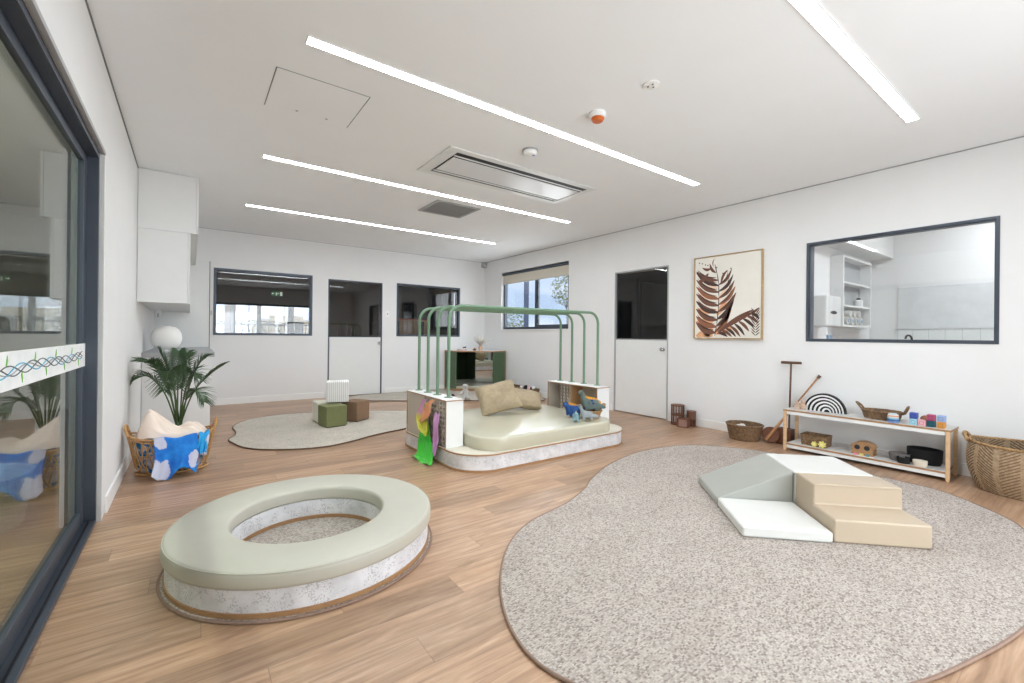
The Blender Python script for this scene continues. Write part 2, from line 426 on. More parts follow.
def frame_rect(axis, p0, p1, u0, u1, z0, z1, t):
    m = MB()
    bx = (lambda a, b, c, d: m.box(p0, p1, a, b, c, d)) if axis == 'x' else (lambda a, b, c, d: m.box(a, b, p0, p1, c, d))
    bx(u0, u0+t, z0, z1); bx(u1-t, u1, z0, z1); bx(u0+t, u1-t, z0, z0+t); bx(u0+t, u1-t, z1-t, z1); return m
def pane(name, axis, p, u0, u1, z0, z1, mat, parent, th=.006):
    return (B(p, p+th, u0, u1, z0, z1) if axis == 'x' else B(u0, u1, p, p+th, z0, z1)).build(name, mat, parent, smooth=False)

# observation window in the right wall
o = frame_rect('x', XR-.008, XR+.135, .557, 1.918, 1.088, 2.11, .022).build('window_1', M['dkframe'], bevel=.002); struct(o)
frame_rect('x', XR+.01, XR+.03, .579, 1.896, 1.110, 2.088, .008).build('glazing_bead', M['dkframe'], o)
pane('pane', 'x', XR+.03, .579, 1.896, 1.110, 2.088, M['glass'], o)
# far window in the right wall, sliding sash
o = frame_rect('x', XR+.06, XR+.125, WR[0], WR[1], WR[2], WR[3], .045).build('window_2', M['dkframe'], bevel=.002); struct(o)
B(XR+.075, XR+.11, 6.40, 6.50, 1.29, 2.355).build('mullion', M['dkframe'], o, bevel=.002)
frame_rect('x', XR+.062, XR+.085, 5.545, 6.46, 1.288, 2.355, .035).build('sash', M['dkframe'], o)
pane('pane', 'x', XR+.07, 5.58, 6.40, 1.32, 2.32, M['glass'], o); pane('pane', 'x', XR+.1, 6.50, 7.455, 1.288, 2.355, M['glass'], o)
B(XR-.02, XR+.06, WR[0]-.0, WR[1], WR[2]-.018, WR[2]).build('sill', M['trim'], o)
t = thing('roller_blind', (XR+.03, 6.5, 2.15), 'cream roller blind drawn a little way down over the black framed window', 'blind')
B(XR+.032, XR+.035, 5.52, 7.48, 2.17, 2.36).build('fabric', M['blind'], t)
MB().tube([(XR+.03, 5.51, 2.365), (XR+.03, 7.49, 2.365)], .026, 16).build('roller', M['dkframe'], t)
B(XR+.026, XR+.040, 5.52, 7.48, 2.158, 2.172).build('bottom_rail', M['grey'], t)
# back-wall windows
for i, (a, b, c, d) in enumerate(((.29, 1.697, 1.08, 2.112), (3.2, 4.58, 1.08, 2.10))):
    o = frame_rect('y', YB-.008, YB+.125, a, b, c, d, .035).build('window_%d' % (i+3), M['dkframe'], bevel=.002); struct(o)
    pane('pane', 'y', YB+.03, a+.035, b-.035, c+.035, d-.035, M['glass'], o)
# back-wall dutch door
def dutch(name, axis, p, a, b, top, mid, sgn, knobu, fr):
    bx = (lambda u0, u1, q0, q1, z0, z1: B(q0, q1, u0, u1, z0, z1)) if axis == 'x' else (lambda u0, u1, q0, q1, z0, z1: B(u0, u1, q0, q1, z0, z1))
    o = MB(); bb_ = lambda u0, u1, q0, q1, z0, z1: o.add(bx(u0, u1, q0, q1, z0, z1).v, bx(u0, u1, q0, q1, z0, z1).f)
    bb_(a, a+.02, p-.004, p+.13, 0, top); bb_(b-.02, b, p-.004, p+.13, 0, top); bb_(a+.02, b-.02, p-.004, p+.13, top-.02, top)
    o = o.build(name, fr, bevel=.002); struct(o)
    bx(a+.026, b-.026, p+.004, p+.045, .012, mid-.012).build('door_leaf', M['lam'], o, bevel=.002)
    bx(a+.02, b-.02, p-.002, p+.05, mid-.010, mid+.002).build('ledge', fr, o)
    pane('pane', axis, p+.02, a+.02, b-.02, mid+.002, top-.02, M['glass'], o)
    k = MB().lathe([(.001, 0), (.026, .002), (.026, .01), (.012, .014), (.012, .03), (.024, .036), (.027, .048), (.02, .058), (.001, .06)], n=20)
    if axis == 'x': k.v = [(p+.004-z, knobu+x, .95+y) for x, y, z in k.v]
    else: k.v = [(knobu+x, p+.004-z, .95+y) for x, y, z in k.v]
    k.build('door_knob', M['chrome'], o)
    return o
dutch('door_2', 'y', YB, 1.955, 2.92, 2.077, 1.072, 1, 2.86, M['dkframe'])
dutch('door_3', 'x', XR, 3.557, 4.49, 2.085, 1.085, 1, 3.635, M['grey'])
B(XR+.03, XR+.13, 4.445, 4.47, 1.085, 2.07).build('jamb', M['black'], bpy.data.objects['door_3'])
# flush door edge on the back wall beside the bench
o = struct(B(.236, .246, YB-.006, YB, 0, 2.2).build('door_4', M['grout'], smooth=False))
B(-.40, .236, YB-.004, YB, .01, 2.2).build('door_leaf', M['lam'], o); B(.255, .268, YB-.02, YB, 1.38, 1.45).build('catch', M['grey'], o)
# front glazing behind the camera
o = frame_rect('y', YF-.1, YF-.02, .5, 3.9, .05, 2.13, .06).build('window_5', M['dkframe'], bevel=.002); struct(o)
for xx in (1.65, 2.75): B(xx-.03, xx+.03, YF-.09, YF-.03, .11, 2.07).build('mullion', M['dkframe'], o)
pane('pane', 'y', YF-.06, .56, 3.84, .11, 2.07, M['glass'], o)

# area lamps added outside the front glazing and blind window as stand-in daylight
def daylight(name, loc, rot, sx, sy, e):
    l = bpy.data.lights.new(name, 'AREA'); l.shape = 'RECTANGLE'; l.size = sx; l.size_y = sy; l.energy = e; l.color = (.90, .96, 1)
    o = bpy.data.objects.new(name, l); o.location = loc; o.rotation_euler = rot; col.objects.link(o)
daylight('daylight_fill_front', (2.2, YF-.13, 1.09), (math.radians(90), 0, 0), 3.3, 2.0, 135)
daylight('daylight_fill_side', (XR+.16, 6.5, 1.8), (math.radians(90), 0, math.radians(90)), 1.9, 1.1, 26)

# sliding glass door, left wall
XD = -.432
m = MB(); m.box(XD-.085, XD-.002, 3.505, 3.53, 0, 2.166); m.box(XD-.085, XD-.002, -.75, 3.505, 2.13, 2.166); m.box(XD-.085, XD-.002, -.75, 3.505, 0, .020); m.box(XD-.085, XD-.002, -.75, -.70, .020, 2.13)
d = struct(m.build('door_1', M['dkframe'], bevel=.002))
B(XL-.014, XL+.006, -.76, 3.545, 2.160, 2.182).build('head_trim', M['grey'], d, bevel=.002); B(XL-.020, XL+.004, 3.53, 3.542, 0, 2.166).build('jamb_trim', M['trim'], d)
B(XD-.032, XD-.027, -.70, 3.50, .020, .028).build('track', M['black'], d)
m = MB(); xg = XD-.068
m.box(xg-.012, xg+.014, 3.425, 3.503, .024, 2.128); m.box(xg-.012, xg+.014, -.7, 3.425, .024, .10); m.box(xg-.012, xg+.014, -.7, 3.425, 2.075, 2.128)
s_ = m.build('sash', M['dkframe'], d, bevel=.003)
B(xg-.008, xg, -.7, 3.425, .10, 2.075).build('pane', M['doorglass'], d, smooth=False)
B(xg+.0145, xg+.0155, -.7, 3.50, .92, 1.05).build('film_band', plain('white_glass_film', (236, 238, 238), .6), d, smooth=False)
for k, (cc, ph, am) in enumerate((((60, 62, 66), 0, .019), ((52, 140, 168), 2.1, .019), ((60, 62, 66), 4.2, .019), ((120, 124, 128), 1.0, .013))):
    MB().tube([(xg+.0165, -.6+i*.02, .985+am*math.sin(i*.02*15+ph)+.004*math.sin(i*.13)) for i in range(201)], .0022, 5).build('braid_line', P_('braid_%d' % k, tuple(int(q*1.15+12) for q in cc)), d)
gl = P_('leaf_print_green', (120, 190, 70))
m = MB()
for i in range(14):
    y = 3.3-i*.165; up = 1 if i % 2 else -1
    m.prism_axis([(y-.008, .985+up*.02), (y, .985+up*.014), (y+.010, .985+up*.034), (y+.004, .985+up*.052)], xg+.016, xg+.0175, 'x')
m.build('leaf_print', gl, d, smooth=False)

# spaces seen through the glass ------------------------------------------------
def wb(name, *a, mat='wall'): return struct(B(*a).build(name, M[mat], smooth=False))
# corridor on the left, ribbed cladding
pts = []; y = -1.3
m = MB(); m.box(-2.75, -2.65, -1.3, 9.0, 0, CH)
for i in range(172): yy = -1.28+i*.06; m.box(-2.65, -2.63, yy, yy+.03, 0, CH)
struct(m.build('wall_corridor', M['lam'], smooth=False))
wb('wall_corridor_end', -2.65, XL-.16, 8.9, 9.0, 0, CH)
# change room on the right
wb('wall_change_far', 7.5, 7.6, -1.3, 2.1, 0, CH); wb('wall_change_side', XR+.13, 7.5, 2.0, 2.1, 0, CH); 
# store room behind the right dutch door, its gloom painted into the walls
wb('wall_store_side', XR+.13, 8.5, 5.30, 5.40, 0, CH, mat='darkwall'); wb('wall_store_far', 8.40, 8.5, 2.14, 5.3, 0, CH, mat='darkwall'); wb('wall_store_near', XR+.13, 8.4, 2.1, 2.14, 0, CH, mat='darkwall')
o = frame_rect('y', 5.24, 5.299, 6.75, 7.75, .02, 2.2, .06).build('door_5', M['darkwood'], bevel=.003); struct(o)
B(6.81, 7.69, 5.27, 5.295, .03, 2.13).build('door_leaf', P_('dark_olive_panel', (92, 82, 66)), o)
# room behind the back wall, darkness put into wall and ceiling colour
YD = 11.2
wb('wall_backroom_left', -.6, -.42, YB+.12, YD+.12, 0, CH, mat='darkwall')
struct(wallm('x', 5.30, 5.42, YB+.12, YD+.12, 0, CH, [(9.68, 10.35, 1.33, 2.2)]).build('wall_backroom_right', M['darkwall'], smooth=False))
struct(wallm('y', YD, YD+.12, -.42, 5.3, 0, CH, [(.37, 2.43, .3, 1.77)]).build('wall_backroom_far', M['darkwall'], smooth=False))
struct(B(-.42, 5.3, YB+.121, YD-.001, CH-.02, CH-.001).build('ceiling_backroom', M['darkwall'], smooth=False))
m = frame_rect('y', YD+.01, YD+.09, .37, 2.43, .3, 1.77, .05); m.box(1.20, 1.28, YD+.01, YD+.09, .35, 1.72); m.box(1.85, 1.92, YD+.01, YD+.09, .35, 1.72)
o = struct(m.build('window_6', M['black'], bevel=.002)); pane('pane', 'y', YD+.05, .42, 2.38, .35, 1.72, M['glass'], o)
o = struct(frame_rect('x', 5.31, 5.40, 9.68, 10.35, 1.33, 2.2, .03).build('window_7', M['black'])); pane('pane', 'x', 5.36, 9.71, 10.32, 1.36, 2.17, M['glass'], o)
m = MB().grid(lambda u, v: (5.28+.010*math.sin(u*70), 9.70+.63*u, 1.34+.84*v), 70, 3)
tag(m.build('sheer_curtain', plain('grey_sheer', (200, 206, 216), .9), solid=.003), 'pale grey sheer curtain over the narrow window of the dark room', 'curtain')
t = thing('media_unit', (4.65, 11.0, 0), 'pale timber unit with a red top edge seen through the right back window', 'cabinet')
B(4.23, 5.08, 10.8, 11.19, .0005, 1.49).build('body', M['oak'], t, bevel=.002); B(4.225, 5.085, 10.79, 11.19, 1.49, 1.515).build('top', P_('coral_red_edge', (214, 92, 66)), t)
B(4.235, 4.31, 10.79, 10.8, .2, 1.46).build('niche_shade', M['black'], t, smooth=False); B(4.90, 4.99, 10.79, 10.8, .2, 1.46).build('niche_shade', M['black'], t, smooth=False)  # black slabs on a solid body paint the shaded niches
for i in range(3): B(4.33+i*.19, 4.51+i*.19, 10.785, 10.799, .03, 1.47).build('door', wood_mat('oak_door_%d' % i, (206-8*i, 172-8*i, 130-6*i), .8), t, bevel=.002)
t = thing('wall_screen', (4.76, YD-.03, 1.54), 'black screen on the dark wall above the red edged unit', 'screen')
B(4.56, 4.96, YD-.04, YD-.002, 1.56, 1.95).build('casing', M['black'], t, bevel=.004); B(4.575, 4.945, YD-.043, YD-.0405, 1.575, 1.935).build('display', P_('screen_glass', (30, 32, 36), .1), t)
def tall_chair(x, y, w_, h, lb):
    t = thing('slat_chair', (x, y, 0), lb, 'chair', 'dark chairs behind the half door')
    for sx in (-1, 1):
        B(x+sx*w_/2-.018, x+sx*w_/2+.018, y-.20, y-.165, .0005, .72).build('leg', M['darkwood'], t); B(x+sx*w_/2-.018, x+sx*w_/2+.018, y+.165, y+.20, .0005, h).build('leg', M['darkwood'], t)
    B(x-w_/2, x+w_/2, y-.2, y+.2, .70, .74).build('seat', M['darkwood'], t, bevel=.006); B(x-w_/2, x+w_/2, y+.17, y+.195, h-.10, h).build('top_rail', M['darkwood'], t, bevel=.005)
    for i in range(3): B(x-w_/2+w_*(i+1)/4-.012, x-w_/2+w_*(i+1)/4+.012, y+.175, y+.19, .74, h-.10).build('slat', M['darkwood'], t)
tall_chair(2.41, 9.5, .24, 1.33, 'dark high backed chair at the left side of the back half door glass')
tall_chair(2.82, 9.5, .22, 1.33, 'dark high backed chair in the middle of the back half door glass')
tall_chair(3.09, 10.05, .24, 1.33, 'dark high backed chair right of the middle one, behind the half door')
tall_chair(3.36, 9.5, .18, 1.42, 'taller dark high backed chair at the right edge of the half door glass')
t = thing('exit_sign', (1.56, 10.9, 2.0), 'small green exit sign hanging in the dark room seen through the left back window', 'sign')
B(1.45, 1.67, 10.99, 11.01, 1.94, 2.04).build('panel', emis('exit_green', lin((30, 110, 60)), .35), t)
MB().tube([(1.56, 11.0, 2.05), (1.56, 11.0, 2.68)], .006, 6).build('stem', M['black'], t)
wm = emis('exit_white', (1, 1, 1, 1), .45); m = MB(); m.box(1.46, 1.50, 10.985, 10.99, 1.985, 1.995); m.add([(1.45, 10.985, 1.99), (1.47, 10.985, 2.01), (1.47, 10.985, 1.97)], [(0, 2, 1)]); m.box(1.535, 1.55, 10.985, 10.99, 1.95, 2.02); m.box(1.56, 1.60, 10.985, 10.99, 1.99, 2.0); m.box(1.62, 1.66, 10.985, 10.99, 1.95, 2.03); m.build('pictogram', wm, t, smooth=False)
for i, x in enumerate((1.9, 3.05, 4.2)):
    t = thing('downlight', (x, 10.75, CH-.03), ('left', 'middle', 'right')[i] + ' recessed warm downlight washing the dark far wall', 'ceiling light', 'downlights in the dark room')
    MB().lathe([(.03, 0), (.05, 0), (.05, -.008), (.03, -.008)][::-1], x, 10.75, CH-.021, 20, closed=True).build('ring', M['trim'], t)
    l = bpy.data.lights.new('downlight_lamp', 'SPOT'); l.energy = 14; l.color = (1, .72, .5); l.spot_size = 1.2; l.spot_blend = .8; l.shadow_soft_size = .03
    lo = bpy.data.objects.new('lamp', l); lo.location = (0, 0, -.005); col.objects.link(lo); lo.parent = t

# outdoors
struct(MB().prism([(-30, 11.36), (5.46, 11.36), (5.46, 5.41), (60, 5.41), (60, 60), (-30, 60)], -.2, -.121).build('ground', M['concrete'], smooth=False, local=True))
struct(MB().prism([(-30, -30), (40, -30), (40, -1.51), (-30, -1.51)], -.2, -.121).build('ground', M['concrete'], smooth=False, local=True))
t = thing('metal_fence', (1.5, 14, -.12), 'black metal bar fence outside the far windows', 'fence')
m = MB()
for i in range(96): m.box(-1.5+i*.08-.007, -1.5+i*.08+.007, 13.99, 14.01, -.10, 1.34)
m.build('bars', M['black'], t, smooth=False)
for z in (0, 1.33): B(-1.6, 6.2, 13.98, 14.02, z, z+.04).build('rail', M['black'], t)
for i in range(5): B(-1.55+i*1.9, -1.49+i*1.9, 13.97, 14.03, -.12, 1.42).build('post', M['black'], t)
t = thing('veranda_post', (.74, 12.4, -.12), 'brown veranda post outside the left of the far window', 'post')
B(.66, .76, 12.35, 12.47, -.12, 3.2).build('shaft', wood_mat('rust_timber_post', (160, 108, 84)), t); B(.77, .88, 12.35, 12.47, -.12, 3.2).build('shaft', M['darkwall'], t)
t = thing('veranda_post', (2.1, 12.4, -.12), 'dark veranda post outside the right of the far window', 'post')
B(2.02, 2.14, 12.35, 12.47, -.12, 3.2).build('shaft', M['darkwall'], t); B(2.0, 2.16, 12.33, 12.49, -.12, -.05).build('foot', M['darkwall'], t)
for i in range(5):
    y = 15.5; x = .55+i*.42
    tag(MB().tube([(x-.55, y+i*.1, -.12), (x-.55, y+i*.1, 1.0)]+[(x-.55*math.cos(a), y+i*.1, 1.0+.48*math.sin(a)) for a in [PI*k/12 for k in range(1, 12)]]+[(x+.55, y+i*.1, 1.0), (x+.55, y+i*.1, -.12)], .018, 6).build('garden_arch', M['black']), 'thin dark garden arch outside beyond the fence, one of a row of five', 'arch', 'garden arches beyond the fence')
bm_ = P_('beige_render', (206, 188, 156), .9)
t = thing('neighbour_building', (4.6, 26, -.12), 'beige flat roofed building beyond the fence', 'building')
B(2.6, 6.6, 25, 27, -.12, 1.75).build('wall', bm_, t); B(3.2, 4.7, 24.6, 25, -.12, 2.0).build('wall', bm_, t); B(2.5, 6.7, 24.9, 27.1, 1.75, 1.84).build('roof', M['wall'], t); B(4.3, 4.7, 24.55, 24.6, .2, 1.7).build('window', M['black'], t)
def leafy(name, x, y, z0, zc, r, n, lb):
    t = thing(name, (x, y, z0), lb, 'tree'); q = MB().tube([(x, y, z0), (x+.05, y, zc*.6), (x, y+.03, zc)], [.02, .015, .008], 7)
    for k in range(9): a = k*2.4; q.tube([(x, y, zc*.75), (x+r*.7*math.cos(a), y+r*.7*math.sin(a), zc+r*.6*math.sin(k*1.7))], [.007, .003], 5)
    q.build('trunk', P_('pale_bark', (150, 144, 132)), t)
    m = MB()
    for k in range(n):
        d_ = Vector((R.gauss(0, 1), R.gauss(0, 1), R.gauss(0, 1))).normalized()*r*R.uniform(.3, 1)**.5; c = Vector((x, y, zc))+d_
        a = Vector((R.gauss(0, 1), R.gauss(0, 1), R.gauss(0, 1))).normalized()*.07; b = a.orthogonal().normalized()*.03
        m.add([c-a, c+b, c+a, c-b+Vector((0, 0, .01))], [(0, 1, 2, 3)])
    m.build('foliage', plain('pale_tree_leaf', (150, 160, 112), .8, .2, 3), t, smooth=False, solid=.003)
leafy('young_tree', 11.4, 12.2, -.12, 2.85, .62, 420, 'sparse pale green young tree outside the right part of the blind window')
leafy('shrub', 11.0, 14.9, -.12, 1.55, .55, 320, 'low pale green shrub outside the left part of the blind window')
tag(MB().box(9.02, 9.14, 11.60, 11.72, -.12, 5).build('downpipe_post', P_('blue_grey_steel', (120, 132, 160), .5)), 'blue grey steel post standing outside the blind window', 'post')

# change room contents
t = thing('overhead_cabinet', (6.5, 1.87, 2.18), 'white wall cupboard high in the change room behind the large right window', 'cabinet')
B(5.42, 7.49, 1.77, 1.999, 2.19, 2.66).build('body', M['lam'], t, bevel=.002)
for i in range(3): B(5.42+i*.69, 5.42+i*.69+.686, 1.75, 1.768, 2.18, 2.66).build('door', M['lam'], t, bevel=.002)
t = thing('open_shelf', (6.57, 1.93, 1.26), 'white open wall shelf of small white items in the change room', 'shelf')
m = MB(); m.box(6.08, 6.11, 1.87, 1.999, 1.26, 2.09); m.box(7.03, 7.06, 1.87, 1.999, 1.26, 2.09); m.box(6.11, 7.03, 1.87, 1.999, 1.26, 1.285); m.box(6.11, 7.03, 1.87, 1.999, 2.065, 2.09); m.build('case', M['lam'], t, bevel=.001)
B(6.11, 7.03, 1.985, 1.998, 1.285, 2.065).build('back', M['grey'], t)
for z in (1.50, 1.77): B(6.112, 7.028, 1.88, 1.984, z, z+.02).build('shelf_board', M['lam'], t)
def jar(x, y, z, r, h, c, name, lb, cat='bottle'):
    t = thing(name, (x, y, z), lb, cat); MB().lathe([(.001, 0), (r, 0), (r, h*.7), (r*.5, h*.8), (.001, h*.8)], x, y, z+.0005, 18).build('body', P_('jar_white', (236, 236, 236), .4), t); MB().lathe([(.001, h*.8), (r*.5, h*.8), (r*.5, h), (.001, h)], x, y, z+.001, 14).build('cap', P_('jar_cap', c, .4), t)
jar(6.22, 1.93, 1.5205, .03, .14, (60, 90, 160), 'pump_bottle', 'white bottle with a blue cap on the middle shelf of the change room')
jar(6.80, 1.93, 1.5205, .045, .11, (60, 60, 64), 'storage_jar', 'white jar with a dark lid on the middle shelf of the change room', 'jar')
for k in range(4):
    x = 6.30+k*.155; t = thing('rolled_cloth', (x, 1.93, 1.286), ('first', 'second', 'third', 'fourth')[k] + ' white rolled cloth from the left on the lowest change room shelf', 'cloth', 'rolled cloths in the change room')
    MB().tube([(x, 1.885, 1.336), (x, 1.975, 1.336)], .048, 16).build('roll', M['whitev'], t); MB().tube([(x, 1.875, 1.336), (x, 1.886, 1.336)], .022, 12).build('core', P_('pale_blue_cloth', (170, 186, 206)), t)
    if k < 3: 
        t = thing('rolled_cloth', (x+.078, 1.93, 1.37), ('left', 'middle', 'right')[k] + ' white rolled cloth in the upper row of the lowest change room shelf', 'cloth', 'rolled cloths in the change room')
        MB().tube([(x+.078, 1.885, 1.418), (x+.078, 1.975, 1.418)], .044, 16).build('roll', M['whitev'], t)
t = thing('towel_dispenser', (5.6, 1.9, 1.24), 'white paper towel dispenser with a dark slot on the change room wall', 'dispenser')
B(5.40, 5.80, 1.80, 1.999, 1.25, 1.58).build('body', M['lam'], t, bevel=.02, seg=3)
q = MB(); q.prism_axis([(5.58+.085*math.cos(2*PI*j/20), 1.40+.018*math.sin(2*PI*j/20)) for j in range(20)], 1.796, 1.801, 'y'); q.build('slot', M['black'], t)
tag(B(5.98, 6.12, 1.985, 1.998, 1.0, 1.16).build('wall_card', P_('blue_card', (150, 176, 206)), bevel=.001), 'small pale blue card on the change room wall by the dispenser', 'card')
struct(B(7.488, 7.4995, -1.2, 1.74, .9, 1.25).build('trim_splashback', M['tile'], smooth=False))
m = MB()
for i in range(20): m.box(7.486, 7.4875, -1.15+i*.15, -1.147+i*.15, .9, 1.25)
m.box(7.486, 7.4875, -1.2, 1.74, 1.248, 1.252); struct(m.build('trim_grout', M['grey'], smooth=False))
tag(B(7.480, 7.4995, .80, 1.70, 1.255, 1.79).build('pin_board', P_('pale_grey_board', (214, 216, 218), .6), bevel=.002), 'pale grey board on the far wall of the change room', 'board')
t = thing('basin_tap', (7.42, 1.55, .9), 'dark curved tap at the foot of the large right window view', 'tap')
MB().tube(cr([(7.44, 1.55, .905), (7.44, 1.55, 1.10), (7.42, 1.56, 1.16), (7.36, 1.58, 1.17), (7.33, 1.59, 1.13)], 6, False), .012, 8).build('spout', M['black'], t); MB().lathe([(.001, 0), (.03, 0), (.03, .012), (.001, .012)], 7.44, 1.55, .9, 16).build('base', M['black'], t)
tag(B(6.9, 7.4855, -1.2, 1.74, .86, .8995).build('benchtop', M['lam'], bevel=.003), 'white bench along the far wall of the change room', 'benchtop')
t = thing('base_cabinet', (7.2, .3, 0), 'white bench cupboard under the change room bench', 'cabinet'); B(6.95, 7.485, -1.2, 1.74, .0005, .8595).build('body', M['lam'], t)
t = thing('strip_light', (6.4, .6, CH-.02), 'added unseen strip light that brightens the change room', 'ceiling light')  # unseen lamp added to light the change room
B(5.7, 7.1, .56, .64, CH-.004, CH-.0005).build('diffuser', emis('change_room_fill_light', (.92, .97, 1, 1), 95.0), t, smooth=False); B(5.69, 7.11, .55, .65, CH-.0022, CH-.0004).build('rim', M['trim'], t)
# corridor contents
t = thing('strip_light', (-1.6, 2.6, CH-.02), 'added unseen strip light that brightens the glazed corridor', 'ceiling light')  # lamp added out of view to lift the corridor behind the glass
B(-1.64, -1.56, 1.4, 3.8, CH-.004, CH-.0005).build('diffuser', emis('corridor_fill_light', (.95, .98, 1, 1), 95.0), t, smooth=False); B(-1.65, -1.55, 1.39, 3.81, CH-.0022, CH-.0004).build('rim', M['trim'], t)
round_basket('floor_basket', -1.02, 3.75, 0, .30, .24, .28, 1, 12, 64, M['rug2'], 'round cream woven basket on the floor behind the sliding glass door', 'basket')

# ------------------------------------------------------------------ ceiling fittings
for nm, x0, x1, y, lb in (('a', .50, 4.22, 2.575, 'strip light running over the ring bench and the play stage'),
                          ('b', .52, 4.235, 4.50, 'strip light between the long air conditioner and the small grey vent'),
                          ('c', .55, 4.23, 6.34, 'strip light furthest back, nearest the dark windows of the back wall'),
                          ('d', .50, 4.19, .88, 'strip light nearest the camera, cut by the top edge of the photo')):
    t = thing('strip_light', ((x0+x1)/2, y, CH-.02), 'white ' + lb, 'ceiling light', 'recessed strip lights')
    B(x0, x1, y-.034, y+.034, CH-.004, CH-.0005).build('diffuser', M['light'], t, smooth=False)
    m = MB(); m.box(x0-.006, x1+.006, y-.04, y-.034, CH-.006, CH-.0005); m.box(x0-.006, x1+.006, y+.034, y+.04, CH-.006, CH-.0005); m.box(x0-.006, x0, y-.034, y+.034, CH-.006, CH-.0005); m.box(x1, x1+.006, y-.034, y+.034, CH-.006, CH-.0005)
    m.build('rim', M['trim'], t, smooth=False)
t = thing('access_hatch', (.68, 3.22, CH-.004), 'square white access hatch with a thin dark seam set in the ceiling', 'hatch')
B(.41, .955, 2.955, 3.485, CH-.003, CH-.0005).build('panel', M['ceil'], t, smooth=False)
m = MB(); m.box(.402, .407, 2.95, 3.49, CH-.002, CH-.0005); m.box(.958, .963, 2.95, 3.49, CH-.002, CH-.0005); m.box(.407, .958, 2.948, 2.952, CH-.002, CH-.0005)
m.build('seam', M['grout'], t, smooth=False)
for xx in (.60, .80): MB().lathe([(.001, 0), (.009, 0), (.009, .002), (.001, .002)], xx, 3.44, CH-.005, 12).build('latch', M['grey'], t)
# cassette air conditioner
t = thing('air_conditioner', (2.63, 3.63, CH-.03), 'long white cassette air conditioner with black slots in the ceiling', 'air conditioner')
m = MB(); m.box(1.745, 3.505, 3.29, 3.36, CH-.012, CH-.0005); m.box(1.745, 3.505, 3.90, 3.965, CH-.012, CH-.0005); m.box(1.745, 1.85, 3.36, 3.90, CH-.012, CH-.0005); m.box(3.43, 3.505, 3.36, 3.90, CH-.012, CH-.0005)
m.build('surround', M['lam'], t, bevel=.003)
B(1.85, 3.43, 3.36, 3.90, CH-.006, CH-.001).build('cavity', M['black'], t, smooth=False)
B(1.87, 3.41, 3.475, 3.815, CH-.0145, CH-.006).build('intake_panel', plain('gloss_white_panel', (225, 226, 228), .22, .01), t, bevel=.004)
for yy, hw_ in ((3.438, .010), (3.852, .012)): B(1.86, 3.42, yy-hw_, yy+hw_, CH-.0125, CH-.0065).build('louvre', M['lam'], t, bevel=.002)
t = thing('ceiling_vent', (2.63, 4.98, CH-.012), 'square grey grille vent set in the ceiling behind the air conditioner', 'vent')
m = MB(); m.box(2.33, 2.93, 4.70, 4.735, CH-.01, CH-.0005); m.box(2.33, 2.93, 5.215, 5.25, CH-.01, CH-.0005); m.box(2.33, 2.365, 4.735, 5.215, CH-.01, CH-.0005); m.box(2.895, 2.93, 4.735, 5.215, CH-.01, CH-.0005)
m.build('frame', M['grey'], t, bevel=.002)
m = MB()
for i in range(32): m.box(2.365+i*.0166, 2.372+i*.0166, 4.735, 5.215, CH-.008, CH-.002)
for i in range(28): m.box(2.365, 2.895, 4.74+i*.0172, 4.746+i*.0172, CH-.007, CH-.003)
m.build('grille', P_('grille_grey', (150, 150, 150)), t, smooth=False)
B(2.365, 2.895, 4.735, 5.215, CH-.0018, CH-.0005).build('duct', M['grout'], t, smooth=False)
t = thing('smoke_detector', (2.32, 2.18, CH-.06), 'round ceiling detector with an orange translucent face', 'detector', )
MB().lathe([(.001, 0), (.058, 0), (.060, -.01), (.056, -.034), (.05, -.038), (.001, -.038)][::-1], 2.32, 2.18, CH-.0005, 28).build('housing', M['trim'], t)
MB().lathe([(.047, -.038), (.047, -.046), (.036, -.060), (.001, -.062)][::-1], 2.32, 2.18, CH-.0005, 28).build('lens', P_('amber_lens', (206, 104, 40), .3), t)
t = thing('smoke_alarm', (2.33, 2.96, CH-.045), 'plain white round smoke alarm between the longest light and the air conditioner', 'detector')
MB().lathe([(.001, 0), (.066, 0), (.066, -.012), (.001, -.012)][::-1], 2.33, 2.96, CH-.0005, 28).build('mount', M['grey'], t)
MB().lathe([(.06, -.012), (.062, -.02), (.05, -.04), (.03, -.046), (.001, -.047)][::-1], 2.33, 2.96, CH-.0005, 28).build('cover', M['trim'], t)
MB().lathe([(.001, -.0465), (.012, -.047), (.012, -.049), (.001, -.049)][::-1], 2.35, 2.94, CH-.0005, 12).build('indicator', P_('blue_dot', (110, 150, 220)), t)
t = thing('ceiling_speaker', (2.32, 1.73, CH-.012), 'small flush white ceiling disc above the big rug, in front of the orange faced detector', 'detector')
MB().lathe([(.001, 0), (.05, 0), (.05, -.006), (.04, -.01), (.001, -.011)][::-1], 2.32, 1.73, CH-.0005, 24).build('plate', M['trim'], t)
for a in range(3): MB().lathe([(.001, 0), (.006, 0), (.006, -.004), (.001, -.004)][::-1], 2.32+.02*math.cos(a*2.1), 1.73+.02*math.sin(a*2.1), CH-.0105, 10).build('screw', M['grout'], t)
m = MB(); m.add([(5.10, 8.15, 2.58), (5.10, 8.10, 2.60), (5.15, 8.06, 2.60), (5.19, 8.06, 2.58), (5.19, 8.15, 2.58), (5.10, 8.15, 2.67), (5.10, 8.09, 2.67), (5.14, 8.05, 2.67), (5.19, 8.05, 2.67), (5.19, 8.15, 2.67)],
    [(4, 3, 2, 1, 0), (5, 6, 7, 8, 9), (0, 1, 6, 5), (1, 2, 7, 6), (2, 3, 8, 7), (3, 4, 9, 8), (4, 0, 5, 9)])
tag(m.build('motion_sensor', M['grey'], bevel=.004), 'small grey motion sensor high in the far right corner', 'sensor')
